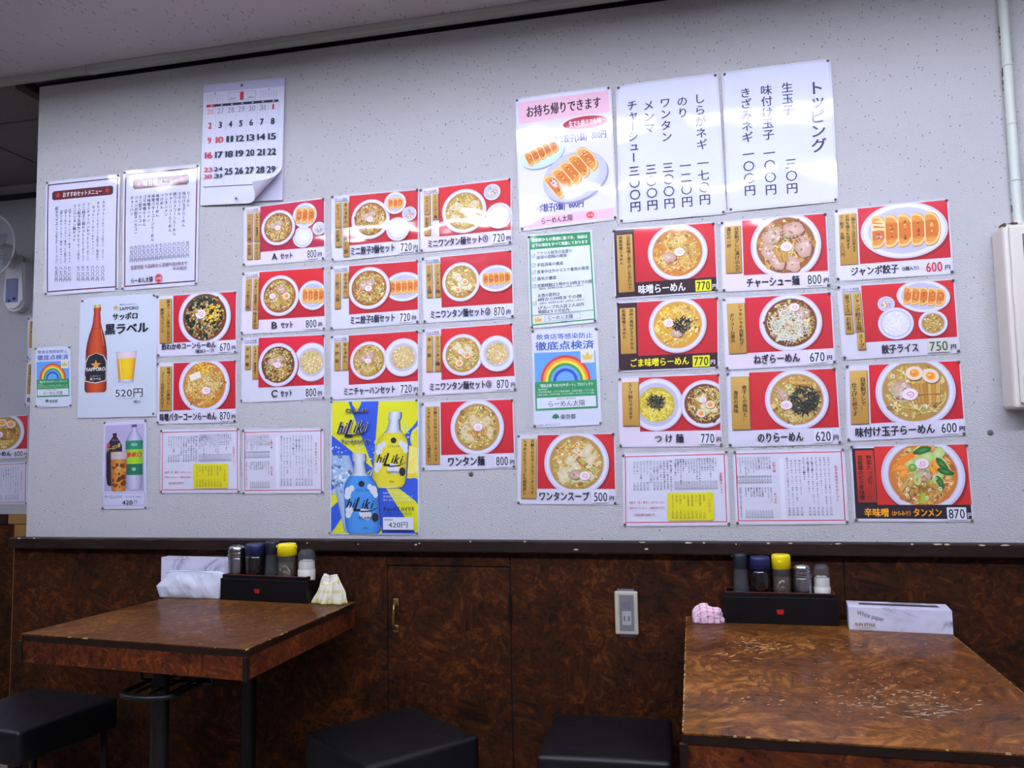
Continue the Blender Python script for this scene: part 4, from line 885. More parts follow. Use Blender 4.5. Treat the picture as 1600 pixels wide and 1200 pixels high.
        for x, y, a, s in ((.05, -.82, -.3, .3), (.6, -.35, .9, .26), (.68, -.1, .3, .26), (.5, .25, 1.2, .24)): x, y = A(x, y); blob(i, x, y, r*s, r*s*.4, a, (40, 120, 50), (30, 92, 40), rng); blob(i, x, y, r*s*.6, r*s*.2, a, (84, 160, 80), (40, 110, 46), rng)
        for k in range(9): menma(i, *A(-.55+.11*k, .3+.05*(k % 3)), r*.6, 2.2-.18*k, rng)
        chashu(i, *A(.02, .0), r*.26, 0, rng); onions(i, *A(0, .3), r*.75, 46, rng, 1.3); i.stroke([A(-.1, .95), A(-.02, .6)], r*.12, (150, 200, 30))
        noodles(i, *A(.3, .8), r*.4, 24, YEL, rng); naruto(i, *A(.0, -.38), r*.2, 1); i.ring(*A(-.3, -.25), r*.07, r*.13, (90, 170, 60)); i.ring(*A(-.18, .15), r*.05, r*.12, (190, 210, 120), asp=1.6)
def rice(i, cx, cy, R, rng, fried=False):
    dish(i, cx, cy, R, inner=.84 if not fried else .72); r = R*(.78 if not fried else .56)
    if fried:
        r *= 1.1; i.disc(cx, cy, r, r*.98, (226, 204, 150), (206, 180, 120), d=.03, wob=.06)
        bits(i, cx, cy, r, 150, [(240, 222, 170), (222, 196, 130), (246, 232, 196), (200, 170, 104), (214, 150, 120), (150, 170, 80), (236, 210, 110)], rng, .075)
    else:
        i.disc(cx, cy, r, r, (240, 240, 246), (222, 222, 236), d=.03); bits(i, cx, cy, r*.96, 110, [(250, 250, 252), (232, 232, 240), (216, 216, 230)], rng, .07, (.3, .6))
def pickles(i, cx, cy, R, rng):
    dish(i, cx, cy, R, inner=.86); bits(i, cx, cy, R*.55, 34, [(222, 224, 190), (220, 110, 80), (236, 150, 90), (110, 160, 90), (244, 240, 226), (170, 200, 150)], rng, .18)
def smallsoup(i, cx, cy, R, rng):
    dish(i, cx, cy, R, inner=.82); soup(i, cx, cy, R*.76, 'clear', rng); bits(i, cx, cy, R*.66, 60, [(226, 222, 170), (160, 150, 80), (244, 236, 200), (110, 96, 50), (200, 206, 140)], rng, .09)
def gyoza(i, cx, cy, rx, ry, n, rot, rng, gl=None, plate=True, tint=None, curve=-.25):
    if plate:
        dish(i, cx, cy, rx, ry, .8, rot)
        if tint: i.disc(cx, cy, rx*.95, ry*.95, tint, (214, 222, 228), d=.05, rot=rot, n=48)
    gl = gl or ry*.62; sp = min(rx*1.52/n, gl*.9); cr, sr = math.cos(rot), math.sin(rot)
    def dump(sc, cx0, cy0, col, col2, px=0, py=0, ks=1.):
        pts = []; m = 12
        for k in range(m+1): a = PI*k/m; pts.append((sp*(.30*math.sin(a)+.60*math.sin(a)**.6*ks)-sp*.2, -gl*math.cos(a)*ks))
        for k in range(m, -1, -1): a = PI*k/m; pts.append((sp*(.30*math.sin(a)-.58*math.sin(a)**.6*ks)-sp*.2, -gl*math.cos(a)*ks))
        q = [(cx0+(x+px)*cr-(y+py)*sr, cy0+(x+px)*sr+(y+py)*cr) for x, y in pts]; n2 = m+1
        F = [(k, k+1, 2*n2-2-k, 2*n2-1-k) for k in range(m)]
        i.raw(q, F, [col if 3 < (k % n2) < 9 else col2 for k in range(2*n2)], .012)
    for k in range(n):
        t = (k-(n-1)/2)*sp; x0, y0 = cx+t*cr, cy+t*sr
        dump(1, x0, y0, (196, 160, 104), (180, 140, 84), 1.2, 1.2, 1.04); dump(1, x0, y0, (238, 214, 160), (232, 196, 130)); dump(1, x0, y0, (206, 112, 30), (222, 150, 62), 0, 0, .84)
        for _ in range(8): u = rng.uniform(-.6, .6)*gl; i.disc(x0+sp*.08*cr-u*sr, y0+sp*.08*sr+u*cr, sp*rng.uniform(.07, .16), sp*rng.uniform(.05, .12), rng.choice([(170, 78, 18), (236, 176, 90), (150, 66, 16), (226, 140, 50)]), wob=.4, rot=rng.uniform(0, 3))
GOLD, GOLD2 = (206, 166, 84), (176, 132, 52)
def strip(sh, root, x0, y0, x1, y1, cols, size, col=(52, 34, 20), fill=(GOLD, GOLD2), hs=None, top=3):
    i = Ink(sh); i.rect(x0+1.2, y0+1.5, x1+1.8, y1+2, (112, 84, 60), g=9, d=.03); i.rect(x0, y0, x1, y1, fill[0], fill[1], g=9)
    r = sh.rng
    for _ in range(12):
        x = r.uniform(x0+1, x1-1); a = y0+r.uniform(0, .5)*(y1-y0); k = r.uniform(.85, 1.1)
        i.stroke([(x, a), (x+r.uniform(-.5, .5), (a+y1)/2), (x, min(y1, a+(y1-y0)*.5))], .5, tuple(min(255, v*k) for v in fill[0]))
    o = i.build('caption_strip', root); t = Ink(sh); n = len(cols)
    for k, c in enumerate(cols):
        x = x1-(k+.5)*(x1-x0)/n
        y = y0+top
        if isinstance(c, tuple): c, y = c[0], y0+c[1]
        t.tv(c, x, y, size*1.06, (40, 24, 12) if col == (52, 34, 20) else col, bold=.03, h=len(c)*size)
    t.build('lettering', o); return o
def price(sh, root, x0, x1, y0, y1, txt, col=(24, 44, 60), label=(232, 232, 246), yen=True, ycol=(40, 40, 60), hand=False):
    i = Ink(sh)
    if label: i.rect(x0, y0, x1, y1, label, d=.08); o = i.build('price_label', root)
    else: o = root
    t = Ink(sh); sh.h += .08; t.th(txt, (x0+x1)/2, (y0+y1)/2, (y1-y0)*1.06, col, w=(x1-x0)*.86, al='c', bold=.012); t.build('price_figures', o)
    if yen: t = Ink(sh); t.th('円', x1+1.5, (y0+y1)/2+4, 15, ycol, bold=.03); t.build('yen_sign', root)
PAPER = (222, 220, 240)
def poster(quad, title, label, pr, foods, sets=None, capt=None, seed=0, theme='light', pic=(64, 4, 299, 169), tx=(22, 226), red=(206, 26, 42), pcol=(24, 44, 60), plabel=(232, 232, 246), tsize=30, Y=-.0012, group='laminated dish posters on the white wall', bulge=None, wave=None, paper=None, pxs=None, small=None, skip=()):
    rng = random.Random(seed)
    sh = Sheet(quad, bulge=bulge if bulge is not None else rng.uniform(.7, 1.5), wave=wave or rng.uniform(.15, .3), seed=seed, Y=Y)
    root = sheet_root(sh, 'menu_poster', label, 'poster', group)
    pc = paper or rng.choice([(222, 220, 240), (228, 218, 236), (216, 218, 236)])
    base_sheet(sh, root, pc)
    if theme == 'dark': i = Ink(sh); i.rect(4, 4, 299, 212, (54, 20, 34), (44, 14, 26)); i.build('dark_background', root)
    if theme == 'black': i = Ink(sh); i.rect(6, 8, 297, 208, (38, 22, 34), (36, 24, 38)); i.build('dark_background', root)
    i = Ink(sh); i.rect(*pic, tuple(min(255, c+rng.randint(-8, 8)) for c in red), tuple(int(c*.9) for c in red), d=.06)
    if rng.random() < .6:
        for k in range(2): x = rng.uniform(pic[0]+40, pic[2]-40); i.stroke([(x, pic[1]), (x+4, (pic[1]+pic[3])/2), (x+2, pic[3])], 2.5, tuple(int(c*.9) for c in red), d=.03)
    po = i.build('food_picture', root)
    for f in foods:
        i = Ink(sh, clip=pic); k = f[0]; sh.h += .05
        if k == 'ramen': ramen(i, f[1], f[2], f[3], f[4], rng, f[5], *(f[6:7])); nm = 'ramen_bowl'
        elif k == 'rice': rice(i, f[1], f[2], f[3], rng); nm = 'rice_bowl'
        elif k == 'fried': rice(i, f[1], f[2], f[3], rng, True); nm = 'fried_rice_plate'
        elif k == 'pickles': pickles(i, f[1], f[2], f[3], rng); nm = 'pickle_dish'
        elif k == 'soup': smallsoup(i, f[1], f[2], f[3], rng); nm = 'soup_bowl'
        elif k == 'gyoza': gyoza(i, f[1], f[2], f[3], f[4], f[5], f[6], rng, *(f[7:8])); nm = 'dumpling_plate'
        elif k == 'noodleplate':
            dish(i, f[1], f[2], f[3]); i.disc(f[1], f[2], f[3]*.68, f[3]*.66, (206, 186, 60), (196, 176, 50), d=.05, wob=.05)
            noodles(i, f[1], f[2], f[3]*.68, 150, [(232, 214, 80), (240, 226, 110), (206, 182, 46)], rng, w=.05); strands(i, f[1], f[2]-6, f[3]*.34, 110, [(30, 38, 36), (16, 22, 22), (56, 62, 56)], rng, .7, .07); nm = 'noodle_plate'
        i.build(nm, po)
    if capt: strip(sh, root, *capt)
    if sets:
        i = Ink(sh); i.th('セット内容', 14, 13, 9, (40, 40, 60), w=44, bold=.01); i.rect(12, 19, 62, 20.2, (60, 60, 80), d=.01); i.build('heading', root)
        for (x, y0, y1, tx_) in sets: strip(sh, root, x, y0, x+20, y1, [tx_], min(13.5, (y1-y0-6)/len(tx_)), top=4)
    if pxs is None: pxs = (238, 284)
    tc = {'light': (26, 26, 48), 'dark': (236, 236, 246), 'black': (250, 170, 30), 'gold': (236, 226, 30)}[theme if theme != 'darkgold' else 'gold']
    if isinstance(title, str): title = [(title, tx[0], tx[1], tsize, 192, tc)]
    t = Ink(sh)
    for s_, a, b, sz, yy, cc in title: t.th(s_, a, yy, sz, cc or tc, w=b-a, bold=.03)
    t.build('title', root)
    price(sh, root, pxs[0], pxs[1], 174 if theme == 'light' else 176, 210, pr, pcol, plabel, ycol=(40, 40, 60) if theme == 'light' else (230, 226, 240))
    corner_pins(sh, root, 4, skip); return sh, root
# ------------------------------------------------------------------ dish posters (clockwise corner pixels on the wall plane)
def Q(*a): return [(a[k], a[k+1]) for k in range(0, 8, 2)]
S1 = lambda st, kind='shoyu', cx=183, cy=86, r=98: [('ramen', cx, cy, r, kind, st)]
poster(Q(245, 462, 370.7, 454, 370, 552, 245.7, 558), [('酢わかめコーンらーめん', 20, 228, 24, 182, None), ('（醤油スープ）', 140, 228, 13, 203, None)], 'laminated sheet of ramen under black seaweed and yellow corn, 670 yen', '670', S1('wakame', 'dark'), capt=(12, 14, 58, 168, ['醤油ベースに酸味と甘みの', ('絶妙なバランス', 32)], 12.4), seed=1)
poster(Q(246, 567, 370, 561.7, 370, 660, 245, 663), '味噌バターコーンらーめん', 'laminated sheet of ramen topped with a white slab of butter, 870 yen', '870', S1('butter', 'miso', 182, 84, 96), capt=(12, 14, 58, 168, ['味噌とバターの風味に…', ('コーンの甘みをのせて', 18)], 13), seed=2, tx=(12, 230))
g = 'laminated set menu posters'
RB = '半らぁめん'
sA = lambda a, b, c=None, d=None, ya=0, yb=0: [(x, y0, y1, t) for x, y0, y1, t in ((43, 24, ya or 100, a), (15, 24, yb or 100, b), (43, 104, 168, c), (15, 104, 168, d)) if t]
poster(Q(380.5, 325, 508, 308.5, 508.6, 406, 380.5, 416.5), [('A', 108, 130, 32, 190, None), ('セット', 140, 188, 25, 191, None)], 'laminated set poster with ramen, three dumplings, rice and pickles captioned A, just under the calendar', '800', [('gyoza', 229, 54, 44, 44, 3, .1), ('rice', 222, 130, 37), ('pickles', 281, 106, 23), ('ramen', 132, 88, 63, 'shoyu', 'plain')], sets=[(43, 24, 128, 'らぁめん（普通盛り）'), (15, 24, 128, 'ジャンボ餃子二個'), (43, 134, 192, '小ライス'), (15, 134, 192, 'お新香')], seed=3, group=g, red=(190, 22, 66), pxs=(236, 276))
poster(Q(379, 425.5, 507.4, 416.5, 509.5, 515.5, 376, 523), [('B', 112, 134, 32, 190, None), ('セット', 146, 190, 25, 191, None)], 'laminated set poster with egg-topped ramen and a dumpling plate captioned B', '800', [('ramen', 140, 90, 70, 'shoyu', 'egg'), ('gyoza', 260, 96, 50, 50, 4, .05, 26)], sets=[(43, 24, 132, 'らぁめん（普通盛り）'), (15, 24, 132, 'ジャンボ餃子三個'), (43, 136, 196, '味玉半分')], seed=4, group=g, pxs=(230, 276))
poster(Q(377.5, 527.5, 508, 521.5, 508, 623.5, 376.6, 629.5), [('C', 112, 136, 32, 190, None), ('セット', 146, 190, 25, 191, None)], 'laminated set poster with ramen and fried rice captioned C, lowest of its column', '800', [('fried', 256, 92, 64), ('ramen', 136, 96, 72, 'dark', 'plain')], sets=[(43, 28, 138, 'らぁめん（普通盛り）'), (15, 28, 106, '半 炒 飯')], seed=5, group=g, pxs=(232, 278), red=(210, 30, 48))
poster(Q(517.6, 307, 655, 295, 655, 395.5, 518.5, 409), [('ミニ餃子3個セット', 68, 224, 29, 190, None)], 'laminated set poster with ramen, three dumplings, pickles and rice, 720 yen, topmost of its column', '720', [('ramen', 138, 88, 66, 'shoyu', 'plain'), ('gyoza', 223, 42, 37, 37, 3, 0, 18), ('pickles', 271, 82, 24), ('rice', 232, 130, 39)], sets=[(43, 24, 106, RB), (15, 24, 106, '小ライス'), (43, 110, 204, 'ミニ餃子三個'), (15, 110, 170, 'お新香')], seed=6, group=g, bulge=2.4, wave=.35)
poster(Q(517, 416.5, 654.4, 406, 655, 505, 517, 515.5), [('ミニ餃子5個セット', 68, 224, 29, 190, None)], 'laminated set poster with ramen beside a wide plate of five dumplings, 720 yen', '720', [('gyoza', 253, 88, 66, 50, 5, 0, 24), ('ramen', 134, 84, 72, 'shoyu', 'plain')], sets=[(43, 24, 110, RB), (15, 24, 146, 'ミニ餃子　五個')], seed=7, group=g, pxs=(236, 278))
poster(Q(516.4, 524.5, 655, 515.5, 655, 617.5, 516.4, 625), [('ミニチャーハンセット', 46, 226, 28, 191, None)], 'laminated 720 yen set poster with ramen and fried rice, above the blue and yellow poster', '720', [('ramen', 133, 92, 64, 'clear', 'plain'), ('fried', 250, 88, 63)], sets=[(43, 24, 118, RB), (15, 24, 118, '半 炒 飯')], seed=8, group=g)
poster(Q(655.7, 295.4, 799.7, 278, 800.4, 381.5, 657.6, 395), [('ミニワンタン麺セット①', 24, 226, 28, 190, None)], 'laminated wonton noodle set poster numbered one, top of its column, 720 yen', '720', [('ramen', 148, 92, 73, 'clear', 'wonton'), ('pickles', 240, 40, 27), ('rice', 262, 120, 42)], sets=[(43, 24, 110, 'ミニワンタン麺'), (15, 24, 90, '小ライス'), (15, 96, 160, 'お新香')], seed=9, group=g, bulge=2.4, wave=.4)
poster(Q(658.8, 403, 800.4, 389.3, 804, 497, 661.5, 505), [('ミニワンタン麺セット②', 24, 226, 28, 190, None)], 'laminated wonton noodle set poster numbered two with a dumpling plate, 870 yen', '870', [('ramen', 131, 90, 63, 'clear', 'wontonegg'), ('gyoza', 248, 88, 58, 42, 5, 0, 20)], sets=[(43, 24, 134, 'ミニワンタン麺'), (15, 24, 134, 'ミニ餃子　五個')], seed=10, group=g, pxs=(234, 276))
poster(Q(660, 514.6, 801, 504, 807.5, 610.5, 659.6, 618), [('ミニワンタン麺セット③', 24, 226, 28, 190, None)], 'laminated wonton noodle set poster numbered three with fried rice, 870 yen', '870', [('ramen', 135, 92, 67, 'clear', 'wontonegg'), ('fried', 247, 95, 57)], sets=[(43, 24, 140, 'ミニワンタン麺'), (15, 24, 140, '半 炒 飯')], seed=11, group=g)
poster(Q(658.8, 628, 802.4, 622, 806, 731.7, 659.6, 735.6), [('ワンタン麺', 84, 206, 32, 190, None)], 'laminated sheet of wonton noodles with long gold caption, 800 yen, bottom of its column', '800', S1('wonton', 'clear', 183, 86, 87), capt=(13, 16, 58, 196, ['舌触りのなめらかなワンタンです', 'らぁめんにもスープにも相性良し'], 11.3), seed=12)
poster(Q(808.7, 678.7, 961, 676, 963.7, 788.7, 807.5, 787.5), [('ワンタンスープ', 68, 222, 30, 191, None)], 'laminated sheet of wonton soup in a patterned bowl, 500 yen, alone under the rainbow certificate', '500', S1('wontonsoup', 'clear', 184, 90, 99), capt=(13, 14, 60, 198, ['舌触りのなめらかなワンタンです', 'らぁめんにもスープにも相性良し'], 11.3), seed=13, pxs=(232, 280))
poster(Q(957, 358.5, 1117.8, 346, 1122.5, 456.7, 961, 467.7), '味噌らーめん', 'dark-bordered laminated sheet of miso ramen with white title, 770 yen on yellow label', '770', S1('miso', 'miso', 190, 86, 87), capt=(12, 20, 58, 196, ['自家製味噌と煮干出しを合わせた', '和風味噌らぁめん'], 11.2), seed=14, theme='dark', tx=(70, 210), plabel=(226, 226, 30), pcol=(20, 20, 20), bulge=1.6)
poster(Q(962, 472.5, 1122.6, 463, 1123.5, 575, 965, 581.7), [('ごま味噌らーめん', 38, 216, 27, 190, (238, 226, 40))], 'dark-bordered laminated sheet of sesame miso ramen with yellow title, 770 yen', '770', S1('sesame', 'sesame', 183, 80, 85), capt=(12, 20, 58, 160, ['胡麻の風味がまろやかな', '和風味噌らぁめん'], 11.4), seed=15, theme='dark', plabel=(226, 226, 30), pcol=(20, 20, 20), pxs=(226, 276))
poster(Q(965, 589.7, 1124.8, 582.7, 1129, 697, 967.4, 699), [('つ け 麺', 106, 192, 28, 191, None)], 'laminated sheet of dipping noodles beside a soup bowl with two eggs, 770 yen', '770', [('noodleplate', 114, 88, 80), ('ramen', 256, 90, 71, 'dark', 'wontonegg')], capt=(13, 16, 62, 150, ['スープ割りできます'], 12.5), seed=16)
poster(Q(1125, 346, 1291.7, 331.4, 1297, 448.5, 1128, 456.6), 'チャーシュー麺', 'laminated sheet of ramen ringed with pork slices, 800 yen, below the topping price sheets', '800', S1('chashu', 'shoyu', 185, 88, 99), capt=(13, 18, 58, 160, ['自家製ダレに漬け込んだ', '満足の一杯'], 12.5), seed=17, tx=(70, 220))
poster(Q(1128, 466, 1299.5, 455, 1306, 568.8, 1133, 578.5), [('ねぎらーめん', 80, 208, 30, 190, None)], 'laminated sheet of ramen under a heap of shredded white leek, 670 yen', '670', S1('negi', 'dark', 187, 86, 86), capt=(13, 18, 62, 168, ['シャキシャキ自髪ねぎ…', ('ボリューム満点', 30)], 12.5), seed=18, pxs=(230, 278))
poster(Q(1134.6, 581.8, 1307, 573.7, 1315, 694, 1138, 699), [('のりらーめん', 80, 204, 30, 191, None)], 'laminated sheet of ramen heaped with dark shredded nori, 620 yen', '620', S1('nori', 'clear', 191, 86, 86), capt=(12, 14, 62, 166, [('煮干しの風味と…', 26), ('海苔の風味', 40)], 13), seed=19, pxs=(232, 280))
poster(Q(1303, 328, 1481.7, 310, 1490, 428, 1306.7, 440), [('ジャンボ餃子', 38, 164, 28, 190, None), ('（5個入り）', 166, 222, 13, 192, None)], 'laminated sheet with five large fried dumplings on an oval plate, red 600 yen price', '600', [('gyoza', 183, 80, 114, 82, 5, .02, 48)], capt=(12, 16, 58, 168, ['二個からご注文出来ます', 'お持ち帰りも出来ます', 'ミニ餃子　五個　三〇〇円'], 10.4), seed=20, pcol=(206, 26, 42), plabel=None, pxs=(230, 280))
poster(Q(1307, 446.7, 1491.7, 435, 1500, 551.7, 1316, 563), [('餃子ライス', 104, 200, 28, 192, None)], 'laminated set poster with dumplings, rice, pickles and soup, 750 handwritten on its price label', '750', [('gyoza', 221, 46, 68, 47, 5, .14, 26), ('pickles', 125, 62, 22), ('rice', 146, 120, 46), ('soup', 240, 126, 37)], sets=[(40, 24, 136, 'ジャンボ餃子五個'), (14, 24, 84, '並ライス'), (14, 88, 140, 'お新香'), (43, 140, 188, 'スープ')], seed=21, group=g, plabel=(206, 210, 196), pcol=(60, 76, 66), pxs=(222, 278), paper=(214, 212, 228))
poster(Q(1320, 570, 1500.7, 561.7, 1510, 680, 1322.7, 690), '味付け玉子らーめん', 'laminated sheet of ramen with two halved orange-yolk eggs, 600 yen, above the black spicy sheet', '600', S1('tworeggs', 'clear', 182, 84, 103), capt=(12, 18, 58, 168, [('自家製ダレで…', 20), ('仕上げた卵です', 34)], 13.5), seed=22)
poster(Q(1327, 696.6, 1511.6, 692, 1523, 815.6, 1333.7, 814.8), [('辛味噌', 28, 92, 26, 190, None), ('（からみそ）', 92, 152, 15, 192, None), ('タンメン', 152, 224, 26, 190, None)], 'black-bordered laminated sheet of vegetable ramen with orange title, 870 yen', '870', [('ramen', 184, 86, 106, 'spicy', 'vegetable', .82)], capt=(14, 14, 60, 160, [('野菜たっぷり', 14), ('豆板醤のピリ辛味噌', 14)], 14, (36, 16, 20), ((206, 52, 30), (150, 36, 26))), seed=23, theme='black', red=(222, 44, 34), pxs=(236, 284))

# ------------------------------------------------------------------ list menus
VCOLS = ['らーめん', '味付け玉子らーめん', 'ネギらーめん', '酢ワカメコーンらーめん', 'チャーシューらーめん', 'ワンタンメン', 'つけめん', '味噌らーめん', '味噌バターコーンらーめん', '辛味噌タンメン', 'ゴマ味噌らーめん', 'ミニ餃子（５コ）', 'ジャンボ餃子（５コ）', 'チャーハン']
VPR = ['五〇〇円', '六〇〇円', '六七〇円', '六七〇円', '八〇〇円', '八〇〇円', '七七〇円', '七七〇円', '八七〇円', '八七〇円', '七七〇円', '三〇〇円', '六〇〇円', '六七〇円']
MAR = (88, 28, 36)
def list_menu(quad, kind, label, seed):
    sh = Sheet(quad, 303, 426, bulge=3., wave=.4, seed=seed); root = sheet_root(sh, 'list_menu', label, 'poster', 'laminated price lists in dark red frames')
    base_sheet(sh, root, (214, 216, 240)); i = Ink(sh); i.frame(8, 12, 295, 414, 4.5, MAR); i.build('printed_border', root)
    i = Ink(sh); x0, x1 = (28, 276) if kind == 'a' else (40, 262); y0, y1 = (40, 74) if kind == 'a' else (34, 70)
    i.rect(x0+5, y0, x1-5, y1, (92, 24, 34)); i.rect(x0, y0+4, x0+6, y1-4, (36, 22, 40)); i.rect(x1-6, y0+4, x1, y1-4, (36, 22, 40))
    for q in (x0+24, x1-24):
        i.disc(q, (y0+y1)/2+2, 9, 9, (190, 48, 36), (110, 28, 34)); i.poly([(q-6, (y0+y1)/2+4), (q-3, y0+4), (q+1, y0+12), (q+5, y0+5), (q+7, (y0+y1)/2+4)], (196, 52, 36))
    h = i.build('heading_banner', root); t = Ink(sh); t.th('おすすめセットメニュー' if kind == 'a' else '味自慢メニュー', (x0+x1)/2, (y0+y1)/2, 24 if kind == 'b' else 21, (238, 226, 230), w=160 if kind == 'a' else 140, al='c', bold=.02); t.build('lettering', h)
    t = Ink(sh)
    if kind == 'b':
        for k, (a, b) in enumerate(zip(VCOLS, VPR)):
            x = 262-k*17.2; t.tv(a, x, 94, 14, (50, 50, 74), bold=.01); t.tv(b, x, 330, 15, (50, 50, 74), al='b', bold=.01)
        t.th('営業時間 午前11時から翌朝午前2時まで', 150, 348, 16, (110, 60, 72), w=228, al='c', bold=.008); t.th('年中無休', 262, 364, 14, (110, 60, 72), al='r')
        t.build('price_columns', root)['kind'] = 'stuff'; t = Ink(sh); t.th('らーめん太陽', 36, 394, 21, (44, 40, 60), w=92, bold=.02); t.build('shop_lettering', root)
        s = Ink(sh); s.disc(150, 393, 15, 16, (190, 40, 54)); s.ring(150, 393, 12, 13.2, (230, 190, 200), asp=1.05); so = s.build('round_seal', root); t = Ink(sh); t.th('太陽', 150, 393, 11, (240, 210, 216), al='c', bold=.01); t.build('lettering', so)
    else:
        cols = [('Aセット', '（らーめん・ジャンボ餃子二ケ・小ライス）', '八〇〇円'), ('Bセット', '（らーめん・ジャンボ餃子三ケ・味玉半分）', '八〇〇円'), ('Cセット', '（らーめん・半チャーハン）', '八〇〇円'), ('ミニチャーハンセット', '（半らーめん・半チャーハン）', '七二〇円'), ('ミニ餃子三個セット', '（半らーめん・ミニ餃子三ケ・小ライス）', '七二〇円'), ('ミニ餃子五個セット', '（半らーめん・ミニ餃子五ケ）', '七二〇円'), ('ミニワンタン麺セット', '', ''), ('　①', '半らーめん・ワンタン・味玉・小ライス', '七二〇円'), ('　②', '半らーめん・ワンタン・味玉・ミニ餃子五ケ', '八七〇円'), ('　③', '半らーめん・ワンタン・味玉・半チャーハン', '八七〇円'), ('餃子ライス', '（ジャンボ餃子五ケ・ライス・スープ）', '七五〇円')]
        xs = [240, 219, 200, 180, 161, 142, 124, 104, 87, 69, 50]
        for (a, b, p), x in zip(cols, xs):
            n = len(a); t.tv(a, x, 92+(240-x)*.04, 14, (50, 50, 74), bold=.012)
            if b: t.tv(b, x, 94+n*14, 10, (74, 74, 96), h=min(len(b)*11, 312-94-n*14), bold=.006)
            if p: t.tv(p, x, 388-(240-x)*.05, 14.5, (50, 50, 74), al='b', bold=.01)
        t.build('price_columns', root)['kind'] = 'stuff'; s = Ink(sh); s.rect(196, 88, 207, 106, (226, 226, 214)); s.build('correction_tape', root)
    corner_pins(sh, root, 5)
list_menu(Q(72, 284, 188.5, 272, 185, 454, 70.5, 462.5), 'a', 'portrait list menu in dark red frame, without a seal, nearest the wall corner', 31)
list_menu(Q(193, 267.5, 313, 256, 309, 445, 191, 454.5), 'b', 'portrait list menu in dark red frame with a round red seal, beside the calendar', 32)
MEAL = ['らーめん', '大盛らーめん', '味付け玉子らーめん', '野菜らーめん', 'ねぎらーめん', 'のりらーめん', '酢ワカメコーンらーめん', 'チャーシューらーめん', 'メンマらーめん', 'ワンタンメン', 'ワンタンスープ', 'つけめん', '味噌らーめん', '味噌バターコーンらーめん', '辛味噌タンメン', 'ゴマ味噌らーめん']
MPR = ['五〇〇円', '六〇〇円', '六〇〇円', '六二〇円', '六七〇円', '六二〇円', '六七〇円', '八〇〇円', '七七〇円', '八〇〇円', '五〇〇円', '七七〇円', '七七〇円', '八七〇円', '八七〇円', '七七〇円']
def meal_menu(quad, label, seed, Y=-.0012):
    sh = Sheet(quad, 303, 216, bulge=1.8, wave=.25, seed=seed, Y=Y); root = sheet_root(sh, 'meal_menu', label, 'poster', 'laminated red-framed meal lists with a yellow box')
    base_sheet(sh, root, (220, 222, 240)); i = Ink(sh); i.frame(8, 9, 294, 206, 2.6, (206, 40, 56)); i.build('printed_border', root)
    t = Ink(sh)
    for k, (a, b) in enumerate(zip(MEAL, MPR)):
        x = 268-k*7.6; t.tv(a, x, 20, 6.2, (40, 40, 60), bold=.02); t.tv(b, x, 112, 6.6, (40, 40, 60), al='b', bold=.015)
    for k, (a, b) in enumerate([('麺、味の濃さ、お好みに応じて', ''), ('半熟味玉・一品うずらの玉子', ''), ('お好みにて辛味噌も承ります', ''), ('ミニ餃子　（五ケ）', '三〇〇円'), ('ジャンボ餃子（五ケ）', '六〇〇円'), ('ジャンボ餃子（三ケ）', '三六〇円'), ('生ビール　二〇〇円引', ''), ('半チャーハン', '四二〇円'), ('チャーハン', '六七〇円'), ('チャーハン（大盛）', '七七〇円'), ('ライス（中）', '二〇〇円'), ('ライス（小）', '一五〇円')]):
        x = 141-k*9.6; t.tv(a, x, 24, 6.6, (60, 60, 80), bold=.01)
        if b: t.tv(b, x, 112, 6.4, (60, 60, 80), al='b', bold=.01)
    t.build('price_columns', root)['kind'] = 'stuff'; t = Ink(sh); t.tv('お食事メニュー', 281, 62, 9, (206, 50, 62), bold=.02)
    t.th('※餃子（生・焼き） ※チャーハン', 20, 146, 8, (196, 50, 62), w=102, bold=.01); t.th('※チャーシュー   ※味付け玉子', 20, 162, 8, (196, 50, 62), w=102, bold=.01); t.th('お持ち帰り出来ます。', 34, 182, 8.5, (196, 50, 62), w=66, bold=.01); t.build('red_lettering', root)
    i = Ink(sh); i.rect(132, 119, 256, 200, (224, 218, 28)); i.rect(129, 122, 132, 197, (224, 218, 28), d=0); i.rect(256, 122, 259, 197, (224, 218, 28), d=0); yo = i.build('yellow_box', root); t = Ink(sh)
    for k, (a, b) in enumerate([('生玉子', '三〇円'), ('味付け玉子', '一〇〇円'), ('コーン', '一〇〇円'), ('きざみネギ', '一〇〇円'), ('しらがネギ', '一七〇円'), ('のり', '一二〇円'), ('ワンタン', '三〇〇円'), ('メンマ', '三〇〇円'), ('チャーシュー', '三〇〇円')]):
        t.tv(a, 232-k*11, 126, 6.6, (50, 50, 40), bold=.02); t.tv(b, 232-k*11, 196, 6.6, (50, 50, 40), al='b', bold=.02)
    t.tv('トッピング', 247, 138, 8, (206, 70, 40), bold=.01); t.build('lettering', yo); corner_pins(sh, root, 4)
